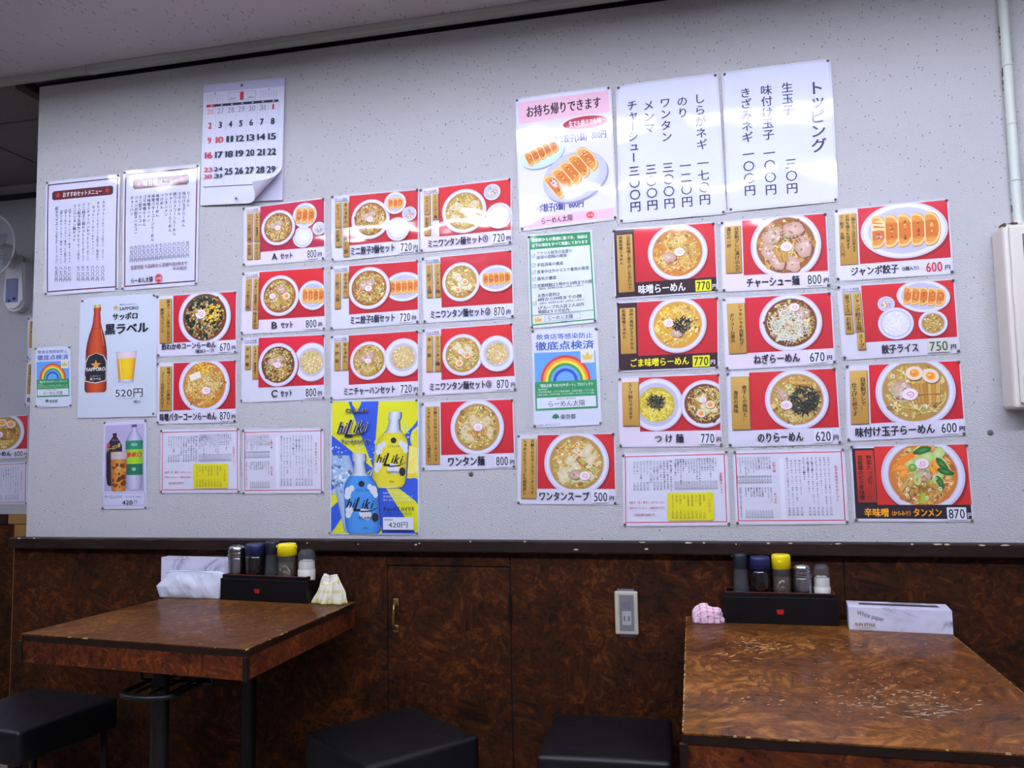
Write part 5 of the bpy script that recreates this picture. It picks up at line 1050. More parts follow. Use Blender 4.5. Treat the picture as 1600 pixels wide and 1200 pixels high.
def set_menu(quad, label, seed, Y=-.0012):
    sh = Sheet(quad, 303, 216, bulge=1.8, wave=.25, seed=seed, Y=Y); root = sheet_root(sh, 'set_menu', label, 'poster', 'laminated red-framed set and drink lists')
    base_sheet(sh, root, (220, 222, 240)); i = Ink(sh); i.frame(8, 9, 294, 206, 2.6, (206, 40, 56)); i.rect(126, 26, 138, 200, (230, 232, 246), d=.02); i.build('printed_border', root)
    t = Ink(sh)
    cols = [('Aセット', '（らーめん・ジャンボ餃子二ケ・小ライス）', '八〇〇円'), ('Bセット', '（らーめん・ジャンボ餃子三ケ・味玉半分）', '八〇〇円'), ('Cセット', '（らーめん・半チャーハン）', '八〇〇円'), ('ミニチャーハンセット', '（半らーめん・半チャーハン）', '七二〇円'), ('ミニ餃子三個セット', '（半らーめん・小ライス）', '七二〇円'), ('ミニ餃子五個セット', '（半らーめん）', '七二〇円'), ('ミニワンタン麺セット', '', ''), ('　①', '半らーめん・ワンタン・小ライス', '七二〇円'), ('　②', '半らーめん・ワンタン・味玉・ミニ餃子', '八七〇円'), ('　③', '半らーめん・ワンタン・味玉・半チャーハン', '八七〇円'), ('餃子ライス', '（ジャンボ餃子五ケ・ライス・スープ）', '七五〇円')]
    for k, (a, b, p) in enumerate(cols):
        x = 258-k*11; n = len(a); t.tv(a, x, 24, 6.6, (46, 46, 66), bold=.02)
        if b: t.tv(b, x, 26+n*6.6, 5.4, (70, 70, 90), h=min(6.2*len(b), 138-n*6.6), bold=.01)
        if p: t.tv(p, x, 192, 6.6, (46, 46, 66), al='b', bold=.02)
    dr = ['ビール（中瓶）', '生ビール（中）', '生ビール（小）', 'グラスビール', '日本酒（清酒）', 'ハイリキレモン', 'ハイリキプレーン', 'ウーロンハイ', 'ハイサワーレモン', 'ハイサワー青リンゴ', 'サイダー', 'オレンジジュース', 'コーラ']
    for k, a in enumerate(dr): x = 101-k*7.4; t.tv(a, x, 20, 5.8, (46, 46, 66), bold=.02); t.tv('四二〇円', x, 98, 6, (46, 46, 66), al='b', bold=.015)
    for k, a in enumerate(['ネギチャーシュー', 'チャーシュー', 'メンマ', 'ピリ辛枝豆', '塩うずら煮', '和風キムチ', 'とり唐もも', '梅しいたけ', '冷奴', 'もろきゅう']): x = 101-k*7.6; t.tv(a, x, 108, 5.6, (46, 46, 66), bold=.02); t.tv('三〇〇円', x, 198, 6, (46, 46, 66), al='b', bold=.015)
    t.tv('営業時間　午前十一時より翌朝午前二時まで', 18, 108, 5, (60, 60, 80), h=88, bold=.01)
    t.build('price_columns', root)['kind'] = 'stuff'; t = Ink(sh); t.tv('おすすめセットメニュー', 276, 48, 9.4, (206, 50, 62), bold=.02); t.tv('お飲み物', 112, 34, 8, (206, 50, 62), bold=.02); t.tv('おつまみ', 112, 124, 8, (206, 50, 62), bold=.02); t.build('red_lettering', root); corner_pins(sh, root, 4)
meal_menu(Q(250.7, 671, 375, 668, 376, 770, 250, 770.7), 'red-framed meal list with yellow box, under the butter ramen sheet', 41)
set_menu(Q(379, 671, 506, 668, 507, 770.5, 379, 772), 'red-framed set and drink list, under the set poster captioned C', 42)
meal_menu(Q(972, 708.5, 1137, 703.8, 1141.7, 821.3, 973, 822.5), 'red-framed meal list with yellow box, under the dipping noodle sheet', 43)
set_menu(Q(1144, 704, 1319.8, 700, 1327, 819, 1148.8, 820), 'red-framed set and drink list, under the nori ramen sheet', 44)

# ------------------------------------------------------------------ topping price sheets
def toppings(quad, label, seed, cols, head=None):
    sh = Sheet(quad, 303, 426, bulge=5.5, wave=.55, seed=seed); root = sheet_root(sh, 'topping_menu', label, 'poster', 'large laminated topping price sheets')
    base_sheet(sh, root, (216, 220, 248), m=7); sh.h += .25
    for x, a, ya, b, yb, st in cols: t = Ink(sh); t.tv(a, x, ya, 33, (44, 40, 88), h=len(a)*st, bold=.014); t.build('item_name', root); t = Ink(sh); t.tv(b, x, yb, 34, (44, 40, 88), al='b', bold=.014, h=len(b)*36); t.build('item_price', root)
    if head: t = Ink(sh); t.tv(head[0], head[1], head[2], 44, (50, 46, 92), h=head[3], bold=.02); t.build('title', root)
    corner_pins(sh, root, 6)
toppings(Q(962, 135, 1121.6, 113.5, 1134.8, 334.6, 968, 349), 'large white laminated topping price sheet with five columns, beside the takeout dumpling poster', 51,
         [(246, 'しらがネギ', 56, '一七〇円', 396, 35), (196, 'のり', 58, '一二〇円', 398, 35), (146, 'ワンタン', 56, '三〇〇円', 398, 35), (97, 'メンマ', 58, '三〇〇円', 398, 35), (48, 'チャーシュー', 52, '三〇〇円', 398, 32.5)])
toppings(Q(1127.6, 113.5, 1298, 91.7, 1310, 315, 1137.3, 332), 'large white laminated topping price sheet with three columns and a big title column', 52,
         [(180, '生玉子', 56, '三〇円', 392, 34), (122, '味付け玉子', 56, '一〇〇円', 390, 34), (64, 'きざみネギ', 56, '一〇〇円', 386, 34)], ('トッピング', 258, 62, 216))

# ------------------------------------------------------------------ takeout dumpling poster
def takeout():
    sh = Sheet(Q(804.7, 155, 955, 134, 964.7, 343, 812, 362), 303, 426, bulge=4.5, wave=.5, seed=61); root = sheet_root(sh, 'takeout_poster', 'tall laminated takeout poster with two dumpling plates between pink bands', 'poster'); rng = random.Random(5)
    base_sheet(sh, root, (222, 222, 244), m=5)
    for y0, y1, nm, tx, sz, w_ in ((14, 84, 'pink_band', 'お持ち帰りできます', 40, 236), (388, 418, 'pink_band', 'らーめん太陽', 22, 100)):
        i = Ink(sh); i.rect(10, y0, 294, y1, (236, 190, 210)); o = i.build(nm, root); t = Ink(sh); t.th(tx, 152 if y0 < 50 else 118, (y0+y1)/2, sz, (46, 20, 40), w=w_, al='c', bold=.03 if y0 < 50 else .015); t.build('lettering', o)
    i = Ink(sh); i.disc(222, 402, 12, 10, (226, 60, 64)); o = i.build('red_seal', root); t = Ink(sh); t.th('太陽', 222, 402, 9, (246, 200, 206), al='c'); t.build('lettering', o)
    i = Ink(sh); i.disc(218, 108, 68, 20, (186, 36, 60), n=48); o = i.build('red_oval', root); t = Ink(sh); t.th('生でも焼きでも可', 218, 108, 22, (244, 230, 240), w=100, al='c', bold=.02); t.build('lettering', o)
    for tx, x, y, w_ in (('ミニ餃子(5個)', 118, 152, 104), ('300円', 236, 152, 46), ('ジャンボ餃子(5個)', 14, 362, 132), ('600円', 158, 362, 46)): t = Ink(sh); t.th(tx, x, y, 28, (40, 40, 130), w=w_, bold=.03); t.build('blue_lettering', root)
    i = Ink(sh); i.disc(84, 196, 70, 42, (150, 150, 180), rot=-.25, d=.05, n=48); i.disc(82, 192, 70, 41, (176, 210, 204), (200, 226, 222), rot=-.25, d=.05, n=48); i.disc(82, 192, 56, 31, (190, 220, 214), (206, 230, 226), rot=-.25, d=.05, n=48)
    gyoza(i, 78, 186, 74, 34, 5, -.38, rng, 23, plate=False); i.build('dumpling_plate', root)
    i = Ink(sh); i.disc(184, 282, 102, 76, (140, 140, 180), rot=-.3, d=.05, n=48); i.disc(180, 276, 102, 76, (214, 214, 240), (190, 192, 226), rot=-.3, d=.05, n=48); i.disc(180, 274, 78, 55, (222, 222, 244), (206, 208, 236), rot=-.3, d=.05, n=48)
    gyoza(i, 168, 262, 104, 60, 5, -.62, rng, 44, plate=False); i.build('dumpling_plate', root)
    corner_pins(sh, root, 6)
takeout()

# ------------------------------------------------------------------ certificates
def rainbow_cert(quad, label, seed):
    sh = Sheet(quad, 210, 297, bulge=1.2, wave=.4, seed=seed, lam=True); root = sheet_root(sh, 'certificate', label, 'certificate', 'rainbow safety certificates')
    base_sheet(sh, root, (214, 220, 240), m=3)
    t = Ink(sh); t.th('飲食店等感染防止', 105, 24, 18, (56, 90, 170), w=178, al='c', bold=.02); t.build('heading', root); t = Ink(sh); t.th('徹底点検済', 105, 52, 28, (40, 84, 176), w=186, al='c', bold=.03); t.build('blue_lettering', root)
    cl = (8, 72, 200, 160); i = Ink(sh); i.rect(*cl, (92, 156, 226), (104, 166, 232)); bo = i.build('blue_panel', root)
    i = Ink(sh, clip=cl)
    for k, c in enumerate([(206, 60, 60), (236, 150, 50), (240, 220, 60), (50, 150, 80), (104, 166, 232), (46, 70, 180)]): r = 78-k*8; i.ring(104, 160, r-9, r, c, a0=PI, a1=2*PI, d=.03)
    i.build('rainbow', bo); i = Ink(sh); i.rect(154, 68, 196, 108, (226, 226, 210)); i.poly([(162, 98), (158, 80), (167, 88), (175, 74), (183, 88), (192, 80), (188, 98)], (214, 184, 96)); i.build('crown_emblem', bo)
    i = Ink(sh); i.rect(8, 160, 200, 246, (42, 140, 84)); i.rect(13, 208, 195, 240, (220, 226, 240)); go = i.build('green_panel', root)
    t = Ink(sh); t.th('「徹底点検 TOKYOサポート」プロジェクト', 104, 172, 11, (230, 240, 240), w=172, al='c', bold=.02); t.th('【取組内容】', 14, 183, 6, (220, 236, 230)); t.th('①手指消毒の徹底、②マスク着用の推奨、③換気の徹底・アクリル板', 14, 191, 6, (220, 236, 230), w=176); t.th('④間隔の確保、⑤店内の消毒、⑥コロナ対策リーダーをチェックし点検', 14, 199, 6, (220, 236, 230), w=176)
    t.th('感染防止徹底宣言', 104, 213, 6, (70, 70, 90), w=60, al='c'); t.th('らーめん太陽', 104, 228, 20, (50, 50, 76), w=116, al='c', bold=.006); t.build('lettering', go)
    t = Ink(sh); t.th('東京都', 84, 268, 17, (70, 80, 110), w=48, bold=.01); t.th('有効期限　令和３年１２月３１日', 12, 290, 5, (90, 90, 110), w=70); t.build('grey_lettering', root)
    i = Ink(sh)
    for a in range(5): x = 70+7*math.cos(PI+a*PI/4); y = 268+7*math.sin(PI+a*PI/4); i.disc(x, y, 3.6, 3.6, (34, 130, 80))
    i.disc(70, 267, 6, 5, (34, 130, 80)); i.rect(69.2, 268, 70.8, 275, (34, 130, 80)); i.build('green_emblem', root); corner_pins(sh, root, 4)
rainbow_cert(Q(55, 543, 110.5, 541, 112, 635, 56, 637), 'small rainbow certificate sheet between the wall corner and the beer poster', 71)
rainbow_cert(Q(830, 515, 933.7, 511, 941, 663.7, 833.7, 668.7), 'rainbow certificate sheet between the green checklist and the wonton soup sheet', 72)
def checklist():
    sh = Sheet(Q(824, 367, 925, 359.5, 934, 503.5, 828, 514), 210, 297, bulge=1.2, wave=.3, seed=73); root = sheet_root(sh, 'checklist_notice', 'green-bordered checklist notice with ticked white boxes under the takeout poster', 'notice')
    base_sheet(sh, root, (218, 226, 234), m=3); i = Ink(sh); G = (34, 138, 86); i.frame(5, 5, 204, 288, 4, G); i.rect(9, 9, 200, 48, G); go = i.build('green_border', root)
    t = Ink(sh); t.th('東京都からの要請に基づき、当店は', 104, 19, 12, (232, 242, 236), w=182, al='c', bold=.03); t.th('以下の項目をすべて実施しております', 104, 36, 12, (232, 242, 236), w=182, al='c', bold=.03); t.build('lettering', go)
    t = Ink(sh); b = Ink(sh); c = (50, 60, 76)
    for tx, y, w_, tick in (('アクリル板等の設置や', 62, 116, 0), ('座席の間隔の確保', 75, 98, 69), ('手指消毒の徹底', 99, 86, 99), ('食事中以外のマスク着用の推奨', 121, 166, 121), ('換気の徹底', 143, 62, 143), ('営業時間は５時から20時までの間', 165, 172, 165), ('お酒の提供は', 196, 70, 0), ('11時から19時までの間', 209, 138, 220), ('1グループの入店２人以内', 235, 144, 0), ('時間は９０分以内', 248, 98, 0)): 
        t.th(tx, 28, y, 12.5, c, w=w_, bold=.02)
        if tick: b.frame(12, tick-6, 24, tick+6, .9, (120, 130, 140)); b.stroke([(13.5, tick-1), (17, tick+4), (23, tick-5)], 1.2, (80, 90, 100))
    for y in (175, 221): t.th('（檜原村、奥多摩町及び島しょ町村は２１時まで）', 28, y, 7, c, w=150)
    t.build('lettering', root); b.build('check_boxes', root)
    i = Ink(sh); i.rect(9, 256, 200, 257.4, G, d=.02); i.rect(12, 260, 42, 282, (228, 222, 190)); i.poly([(18, 278), (15, 264), (22, 270), (27, 262), (32, 270), (39, 264), (36, 278)], (210, 180, 96)); i.frame(48, 260, 158, 280, .8, (110, 130, 150)); i.build('crown_emblem', root)
    t = Ink(sh); t.th('らーめん太陽', 56, 270, 15, (60, 70, 100), w=80); t.th('東京都', 100, 285, 6, c); t.build('handwriting', root); corner_pins(sh, root, 5, (1,))
checklist()
# ------------------------------------------------------------------ beer poster
def outline(i, prof, cx, y0, cols, d=.03, lean=0):
    """a turned shape printed flat: half widths down the page, shaded across"""
    q = [prof[0]]
    for b in prof[1:]:
        a = q[-1]; k = max(1, int((b[0]-a[0])/9)); q += [(a[0]+(b[0]-a[0])*t/k, a[1]+(b[1]-a[1])*t/k) for t in range(1, k+1)]
    prof = q; n = len(prof); m = 8; pts = []; cs = []; F = []
    for (y, w_) in prof:
        for k in range(m+1): u = -1+2*k/m; pts.append((cx+u*w_+lean*(y-prof[0][0]), y0+y)); j = abs(u)**1.5*(len(cols)-1); a = int(min(j, len(cols)-2)) if len(cols) > 1 else 0; b = cols[min(a+1, len(cols)-1)]; f = j-a; cs.append(tuple(p*(1-f)+q*f for p, q in zip(cols[a], b)))
    for j in range(n-1):
        for k in range(m): a = j*(m+1)+k; F.append((a, a+m+1, a+m+2, a+1))
    i.raw(pts, F, cs, d)
def star(cx, cy, r): return [(cx+(r if k % 2 == 0 else r*.4)*math.sin(k*PI/5), cy-(r if k % 2 == 0 else r*.4)*math.cos(k*PI/5)) for k in range(10)]
def beer():
    sh = Sheet(Q(125.5, 466.6, 246.4, 457.4, 244.6, 650.7, 121, 653.5), 257, 420, bulge=2.5, wave=.5, seed=81); root = sheet_root(sh, 'beer_poster', 'white beer poster with a brown bottle and a filled glass, 520 yen', 'poster')
    base_sheet(sh, root, (206, 216, 232), m=3)
    i = Ink(sh); y = 30
    pf = [(0, 11), (9, 11.5), (10, 12.5), (18, 12), (20, 10.5), (60, 14), (78, 18), (100, 25), (130, 32), (160, 36), (200, 37), (290, 37), (298, 35), (303, 30)]
    i.stroke([(24, 130), (24, 330)], 1, (206, 216, 232)); outline(i, pf, 60, y, [(206, 84, 34), (178, 58, 26), (78, 22, 16)]); outline(i, [(0, 11), (8, 12), (10, 11)], 60, y-3, [(216, 200, 110), (150, 140, 70)])
    outline(i, [(20, 10.5), (60, 14), (78, 18)], 60, y, [(206, 84, 60), (170, 50, 36), (120, 30, 30)]); i.stroke([(44, y+79), (60, y+80), (77, y+79)], 1.4, (90, 26, 20)); i.stroke([(70, y+60), (78, y+100), (86, y+140)], 2, (226, 130, 80)); o = i.build('beer_bottle', root)
    i = Ink(sh); lb = lambda s_, c: i.poly([(60-36*s_, 30+y+165+(1-s_)*40), (60-26*s_, 13+y+162+(1-s_)*30), (60, 4+y+162+(1-s_)*14), (60+26*s_, 13+y+162+(1-s_)*30), (60+36*s_, 30+y+165+(1-s_)*40), (60+36*s_, y+264-(1-s_)*44), (60, y+272-(1-s_)*54), (60-36*s_, y+264-(1-s_)*44)], c)
    lb(1., (218, 214, 204)); lb(.93, (30, 30, 44)); i.poly(star(60, 30+y+178, 19), (222, 160, 70)); lo = i.build('bottle_label', o)
    t = Ink(sh); t.th('SAPPORO', 60, y+222, 17, (236, 230, 224), w=64, al='c', bold=.03); t.build('lettering', o); t = Ink(sh); t.th('サッポロ生ビール', 60, y+246, 6, (220, 214, 204), w=36, al='c'); t.th('黒ラベル', 60, y+256, 10, (230, 226, 216), w=38, al='c', bold=.03); t.build('lettering', o)
    i = Ink(sh); i.poly(star(122, 42, 10), (222, 160, 56)); i.build('gold_star', root)
    t = Ink(sh); t.th('乾杯をもっとおいしく。', 135, 33, 7, (60, 66, 90), w=60); t.th('SAPPORO', 135, 47, 16, (40, 44, 80), w=62, bold=.02); t.th('サッポロ', 112, 74, 26, (30, 32, 44), w=84, bold=.045); t.th('黒ラベル', 88, 116, 40, (28, 30, 44), w=142, bold=.05); t.build('title', root)
    i = Ink(sh); outline(i, [(0, 33), (105, 24)], 160, 196, [(214, 216, 232), (196, 196, 220), (150, 150, 180)]); outline(i, [(2, 31), (24, 29.5)], 160, 196, [(232, 214, 222), (214, 190, 200)]); outline(i, [(24, 30), (96, 23.5)], 160, 196, [(238, 208, 20), (236, 190, 20), (216, 130, 30)]); i.stroke([(138, 204), (142, 250), (146, 290)], 2, (240, 226, 150)); i.build('beer_glass', root)
    i = Ink(sh); i.rect(120, 318, 222, 356, (214, 222, 238)); po = i.build('price_label', root); t = Ink(sh); t.th('520円', 171, 337, 34, (40, 44, 50), w=92, al='c', bold=.01); t.th('（税込）', 214, 369, 12, (60, 64, 90), w=36, al='r'); t.build('lettering', po)
    corner_pins(sh, root, 8, (3,))
beer()
def oolong():
    sh = Sheet(Q(162, 659, 229.5, 655.5, 229.5, 795, 159, 795.5), 155, 303, bulge=1.5, wave=.3, seed=82); root = sheet_root(sh, 'drink_poster', 'narrow laminated sheet of a tea bottle, spirit bottle and iced drink', 'poster')
    base_sheet(sh, root, (212, 214, 242)); i = Ink(sh); cl = (8, 14, 146, 243); i.rect(*cl, (184, 176, 216), (176, 168, 206)); po = i.build('drink_picture', root)
    i = Ink(sh, clip=cl); outline(i, [(0, 8), (6, 8), (10, 6), (30, 20), (44, 27), (80, 29), (150, 28), (176, 24), (182, 18)], 42, 42, [(64, 30, 34), (50, 22, 30), (26, 14, 26)]); outline(i, [(24, 15), (44, 26), (80, 28), (90, 28)], 42, 42, [(40, 30, 60), (28, 22, 44)]); i.disc(20, 84, 7, 7, (214, 60, 70)); o = i.build('tea_bottle', po); t = Ink(sh); t.th('ウーロン茶', 14, 100, 16, (226, 190, 80), w=50, bold=.05, slope=-.35); t.th('サントリー', 32, 66, 6, (220, 214, 220)); t.build('lettering', o)
    i = Ink(sh, clip=cl); outline(i, [(0, 9), (10, 9), (12, 7), (24, 12), (44, 26), (60, 29), (196, 29), (214, 27), (220, 20)], 112, 16, [(206, 206, 232), (176, 178, 206), (130, 130, 172)]); outline(i, [(0, 9), (9, 9)], 112, 15, [(96, 70, 120), (70, 50, 96)])
    outline(i, [(54, 30), (84, 30)], 112, 16, [(30, 150, 110), (24, 110, 90)]); outline(i, [(84, 30), (134, 30)], 112, 16, [(170, 214, 50), (120, 180, 40)]); outline(i, [(134, 30), (172, 30)], 112, 16, [(26, 120, 90), (20, 96, 80)]); i.disc(112, 168, 7, 6, (150, 200, 190)); i.disc(112, 84, 12, 6, (130, 190, 170)); o = i.build('spirit_bottle', po); t = Ink(sh); t.th('JINRO', 112, 118, 22, (206, 60, 30), w=54, al='c', bold=.05); t.build('lettering', o)
    i = Ink(sh, clip=cl); outline(i, [(0, 30), (110, 26), (132, 25), (138, 18)], 59, 106, [(206, 150, 60), (186, 112, 36), (150, 96, 60)]); rng = random.Random(3)
    bits(i, 59, 165, 24, 22, [(96, 44, 16), (130, 66, 22), (226, 170, 80), (206, 140, 50)], rng, .25); bits(i, 59, 208, 22, 16, [(90, 40, 14), (120, 56, 20)], rng, .3); outline(i, [(0, 29), (24, 28)], 59, 108, [(206, 196, 196), (176, 160, 160)]); i.build('iced_drink', po)
    i = Ink(sh); i.frame(4, 248, 149, 292, .8, (90, 90, 150)); i.build('printed_border', root); t = Ink(sh); t.th('ウーロンハイ', 8, 261, 14, (50, 50, 80), w=66, bold=.01); t.th('（ウーロン茶・JINRO）', 78, 262, 7, (70, 70, 100), w=64); t.th('420', 72, 281, 20, (40, 40, 70), w=36, bold=.035); t.th('円', 112, 278, 12, (40, 40, 70)); t.build('lettering', root); corner_pins(sh, root, 3)
oolong()
def script_word(t, x, y, size, col, w, bold, slope=0., d=.05):
    k = w/2.55
    for s_, a, sz, ww, dy in (('h', 0, 1., .42, .02), ('i', .5, .92, .17, .02), ('L', .66, 1.5, .62, .06), ('i', 1.28, .92, .17, .0), ('k', 1.52, 1.12, .44, -.02), ('i', 2.04, .92, .17, .0)):
        t.th(s_, x-w/2+a*k, y+dy*size-slope*a*k, size*sz, col, w=ww*k*1.05, bold=bold, shear=.34, d=d)
def chuhi():
    W, H = 303, 460; sh = Sheet(Q(517, 626, 655, 623.6, 655.6, 836, 515, 835), W, H, bulge=1.8, wave=.4, seed=83); root = sheet_root(sh, 'drink_poster', 'blue and yellow drink poster with two slanted bottles, touching the brown rail', 'poster'); rng = random.Random(8)
    YL, BL = (222, 222, 24), (44, 86, 206); base_sheet(sh, root, YL, m=5, edge=(206, 216, 236)); i = Ink(sh, clip=(5, 5, W-5, H-5)); c = (150, 236)
    for a, b in (((62, 5), (166, 5)), ((W, 70), (W, 180)), ((W, 272), (W, 356)), ((W-10, H), (180, H)), ((120, H), (70, H)), ((5, H), (5, 370)), ((5, 320), (5, 120))):
        n = 10; pts = []; F = []
        for k in range(n+1):
            t = k/n
            for e in (a, b): pts.append((c[0]*(1-t)+e[0]*t, c[1]*(1-t)+e[1]*t))
        i.raw(pts, [(2*k, 2*k+1, 2*k+3, 2*k+2) for k in range(n)], BL, .06)
    i.build('blue_rays', root)
    i = Ink(sh, clip=(5, 5, W-5, H-5)); i.disc(270, 214, 66, 56, (232, 196, 30), (240, 220, 60), d=.04); i.disc(272, 208, 56, 46, (244, 226, 90), (248, 236, 130), d=.04)
    for k in range(9): a = k*.7; i.stroke([(272, 208), (272+50*math.cos(a), 208+42*math.sin(a))], 2.5, (250, 240, 170))
    i.build('lemon', root)
    i = Ink(sh, clip=(5, 5, W-5, H-5)); outline(i, [(0, 34), (60, 44), (130, 30), (260, 20)], 34, 190, [(150, 186, 224), (176, 200, 226), (120, 150, 200)], lean=.14)
    for x, y in scatter(36, 240, 44, rng, 40): i.disc(x, y+rng.uniform(-10, 60), rng.uniform(3, 12), rng.uniform(2, 7), rng.choice([(214, 226, 240), (110, 140, 190), (176, 196, 226), (236, 240, 250), (90, 110, 150)]), rot=rng.uniform(0, 3), wob=.4)
    i.build('ice_glass', root); i = Ink(sh, clip=(5, 5, W-5, H-5))
    for x, y in scatter(60, 190, 60, rng, 30): i.disc(x, y, rng.uniform(1, 3), None, (206, 224, 246))
    for x, y in scatter(262, 110, 36, rng, 20): i.disc(x, y, rng.uniform(1, 3), None, (190, 216, 250))
    for x, y in scatter(130, 170, 40, rng, 26): i.disc(x, y, rng.uniform(1, 3), None, (190, 216, 250))
    o = i.build('splash_drops', root); o['kind'] = 'stuff'
    def bottle(cx, y0, lean, body, body2, word, k, nm):
        i = Ink(sh, clip=(5, 5, W-5, H-5)); pf = [(0, 20), (6, 21), (24, 21), (26, 18), (34, 17), (62, 22), (76, 36), (92, 48), (110, 54), (220, 56), (244, 54), (256, 46), (260, 34)]
        pf = [(y*k, w_*k) for y, w_ in pf]; outline(i, [(y, w_+1.6) for y, w_ in pf], cx+1.5, y0+1.5, [(40, 60, 110), (40, 60, 110)], lean=lean); outline(i, pf, cx, y0, [(224, 228, 236), (190, 200, 214), (110, 130, 160)], lean=lean, d=.04)
        outline(i, [(72*k, 33*k), (92*k, 47*k), (110*k, 53*k), (220*k, 55*k), (244*k, 53*k), (256*k, 45*k)], cx+72*k*lean, y0, [body, body, body2], lean=lean, d=.04); outline(i, [(0, 20*k), (24*k, 21*k)], cx, y0, [(226, 230, 236), (150, 160, 176)], lean=lean)
        X = lambda x, y: (cx+x*k+y*k*lean, y0+y*k)
        for x, y, r in ((-40, 122, 11), (-43, 136, 10), (-40, 182, 12), (-44, 196, 9), (42, 118, 11), (47, 132, 8), (4, 192, 13), (16, 197, 14), (-28, 112, 8), (30, 108, 8)): i.disc(*X(x, y), r*k, r*k*1.25, (222, 228, 240), wob=.12)
        i.disc(*X(4, 98), 10*k, None, (30, 30, 44)); i.disc(*X(42, 205), 11*k, 15*k, (34, 34, 50)); o = i.build(nm, root); t = Ink(sh)
        x, y = X(6, 118); t.th('CHU-HI', x, y, 12*k, (70, 80, 90), w=40*k, al='c'); x, y = X(4, 158); script_word(t, x, y, 42*k, (24, 24, 36), 98*k, .022, -.06)
        x, y = X(10, 206); t.th(word, x, y, 12*k, (50, 60, 70), w=40*k, al='c', bold=.02); x, y = X(10, 238); t.th('300ml', x, y, 9*k, (50, 60, 70), w=18*k, al='c'); t.build('lettering', o)
        z = Ink(sh); a = [X(-28, 178), X(0, 186), X(30, 184), X(54, 172)]; z.stroke(a, 5*k, (30, 30, 44), taper=.8); z.build('swash', o)
    bottle(222, 42, -.08, (226, 216, 40), (196, 180, 20), 'LEMON', 1.0, 'lemon_bottle'); bottle(100, 184, .06, (72, 150, 226), (40, 110, 196), 'PLAIN', 1.06, 'plain_bottle')
    for off, cc, bo in (((1.2, 1.2), (30, 30, 40), .05), ((0, 0), (238, 240, 246), .065), ((0, 0), (28, 28, 40), .026)):
        t = Ink(sh); t.th('CHU-HI', 92+off[0], 36+off[1], 19, cc, w=74, al='c', bold=bo*.6); script_word(t, 88+off[0], 92+off[1], 56, cc, 112, bo*.8); t.th('チューハイハイリキ', 90+off[0], 142+off[1], 15, cc, w=98, al='c', bold=bo); t.build('title', root)
    z = Ink(sh); z.stroke([(40, 112), (76, 122), (110, 118), (128, 108)], 6, (28, 28, 40), taper=.8); z.build('swash', root)
    t = Ink(sh)
    for k, s_ in enumerate(['1983年に誕生した', '日本初のびん入り酎ハイ', '甘くない飲み口が自慢の']): t.th(s_, 186, 318+k*12, 8, (220, 226, 244), w=100 if k else 76)
    t.th('チューハイ ハイリキ', 186, 372, 18, (34, 34, 50), w=104, bold=.05); t.th('（プレーン／レモン）', 190, 388, 11, (40, 40, 60), w=96, bold=.02); t.build('lettering', root)
    i = Ink(sh); i.rect(186, 400, 286, 442, (226, 230, 244)); o = i.build('price_label', root); t = Ink(sh); t.th('各300ml', 190, 408, 8, (50, 50, 60), bold=.02); t.th('420円', 236, 425, 24, (50, 54, 70), w=66, al='c', bold=.012); t.build('lettering', o); corner_pins(sh, root, 4)
chuhi()
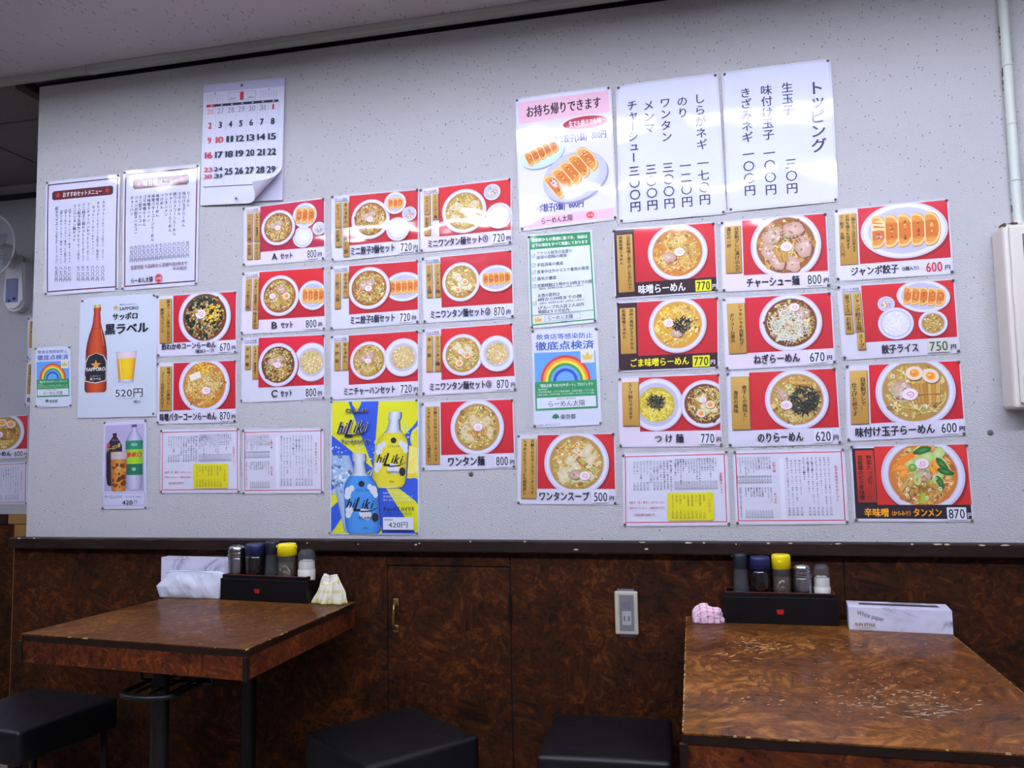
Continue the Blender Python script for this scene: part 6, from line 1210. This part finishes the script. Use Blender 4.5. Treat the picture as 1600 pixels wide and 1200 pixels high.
# ------------------------------------------------------------------ calendar
def calendar():
    q = Q(319.3, 134, 445, 123, 440, 316, 313, 321); W, H = 257, 420
    bq = [(320.5, 134.2), (446.7, 122.4), (442.5, 313.5), (316, 318)]
    c = [atY(x, y, -.001) for x, y in bq]; cen = Vector(((np.array(c[2])+c[3])/2).tolist())
    root = empty('wall_calendar', cen, 'white January wall calendar with one lower corner curling up', 'calendar')
    bm = nb(); vs = []
    for dy in (0, -.007):
        for p in c: k = 1-(.0 if dy == 0 else .004); vs.append(bm.verts.new(Vector(p.tolist())-cen+Vector((0, dy, 0))))
    bm.faces.new(vs[4:]); [bm.faces.new((vs[i], vs[(i+1) % 4], vs[4+(i+1) % 4], vs[4+i])) for i in range(4)]; bm.faces.new(vs[:4][::-1])
    obj('page_stack', bm, mat('calendar back pages', (196, 194, 216), .8), root)
    sh = Sheet(q, W, H, Y=-.0085, bulge=2.5, wave=.6, seed=90, lam=False, curl=((W-72, H-52), (.77, .64), 30)); sh.org = cen
    i = Ink(sh); sh.h = 0; i.rect(0, 0, W, H, (218, 220, 240), g=5); i.rect(0, 0, W, 26, (192, 192, 226), g=6); fo = i.build('front_page', root)
    i = Ink(sh); G1, G2 = (44, 52, 66), (168, 170, 190)
    i.rect(10, 70, 38, 79, (196, 40, 60), d=.05); i.rect(38, 70, 240, 79, (44, 50, 76), d=0); i.frame(80, 32, 168, 64, .7, (120, 124, 150))
    for k in range(8): i.rect(8+k*33.4, 80, 8.6+k*33.4, 356, (176, 180, 204), d=0, g=12)
    for k in range(1, 6): i.rect(8, 80+k*46-24 if k < 2 else 80+k*46-24, 242, 80.6+k*46-24, (190, 194, 214), d=0, g=12)
    for k in range(7): i.rect(20+k*33+4, 73, 30+k*33, 76, (226, 226, 240), d=.01)
    i.rect(8, 356, 242, 359, (70, 74, 100), d=.03, g=10)
    for k in range(38): i.rect(10+k*6, 362, 10.4+k*6, H-4, (178, 182, 206), d=0, g=12)
    i.build('printed_grid', fo); RD = (206, 66, 84)
    for k, d in enumerate((26, 27, 28, 29, 30, 31)): t = Ink(sh); t.th(str(d), 24.5+k*33.4, 94, 28, (232, 170, 190) if k == 0 else (164, 168, 188), w=23, al='c', bold=.03); t.build('date_figure', fo)
    t = Ink(sh); t.th('1', 225, 94, 26, (206, 40, 56), al='c', bold=.05); t.build('date_figure', fo)
    for r_, row in enumerate(([2, 3, 4, 5, 6, 7, 8], [9, 10, 11, 12, 13, 14, 15], [16, 17, 18, 19, 20, 21, 22], [23, 24, 25, 26, 27, 28, 29])):
        for k, d in enumerate(row):
            red = k == 0 or d == 10; s_ = 30; y = 144+r_*52
            if r_ == 3 and k < 2: y -= 2; s_ = 20
            t = Ink(sh); t.th(str(d), 24.5+k*33.4, y+(8 if r_ == 3 and k > 1 else 0), s_, RD if red else G1, w=(27 if s_ > 25 else 29) if d > 9 else 12, al='c', bold=.035); t.build('date_figure', fo)
    for k, d in enumerate((30, 31)): t = Ink(sh); t.th(str(d), 24.5+k*33.4, 322, 20, RD if k == 0 else G1, w=29, al='c', bold=.035); t.build('date_figure', fo)
    t = Ink(sh)
    t.th('1', 126, 49, 38, (206, 40, 56), w=15, al='c', bold=.03); t.th('2022', 86, 57, 10, G1, w=22, shear=.2); t.th('JAN', 146, 57, 10, G1, w=18, shear=.2)
    t.th('12', 40, 34, 8, G1, al='c', bold=.04); t.th('2', 212, 34, 8, G1, al='c', bold=.04); rng = random.Random(4)
    for x0 in (16, 188):
        for r_ in range(6):
            for k in range(7): t.th(str(rng.randint(1, 29)), x0+k*8, 40+r_*4.6, 4, (200, 90, 110) if k == 0 else (90, 96, 120), al='c')
    t.build('small_print', fo)['kind'] = 'stuff'
    pins(sh, root, [(126, 14)]); p2 = sh.P(np.array([[120, 404, sh.h]]))[0]; link('push_pin', PIN, root, Vector(p2.tolist())-cen)
calendar()
# ------------------------------------------------------------------ sheets on the far wall
def far_sheets():
    global FARY
    h = np.linalg.norm(atY(25, 648, 0)-atY(25, 717, 0)); FY = FARY
    poster(Q(-56, 655, 45, 648, 44, 715.5, -57, 719), [('味付け玉子らーめん', 22, 226, 30, 190, None)], 'egg ramen sheet on the far wall beyond the partition, above a red-framed list', '600', S1('tworeggs', 'clear', 182, 84, 103), seed=24, Y=FY-.0015, capt=(12, 18, 58, 168, ['自家製ダレで', '仕上げた卵です'], 13.5))
    set_menu(Q(-56, 726, 44, 721, 43, 787.5, -57, 790), 'red-framed list on the far wall beyond the partition, under the egg ramen sheet', 45, Y=FY-.0015)
    poster(Q(44, 497, 142, 488, 142, 554, 42.5, 560), [('チャーシュー麺', 70, 220, 30, 190, None)], 'dish sheet on the far wall beside the fan, mostly hidden by the partition', '800', S1('chashu'), seed=25, Y=FY-.0015, capt=(10, 18, 58, 160, ['自家製ダレに漬け込んだ', '満足の一杯'], 12.5))
    poster(Q(42, 563, 140, 556, 140, 626, 39, 634), [('味噌らーめん', 10, 210, 28, 190, None)], 'dish sheet on the far wall below another, mostly hidden by the partition', '770', S1('miso', 'miso'), seed=26, Y=FY-.0015, capt=(10, 20, 58, 160, ['自家製味噌と', '和風味噌らぁめん'], 12.5))
far_sheets()
bpy.data.objects.remove(_go)
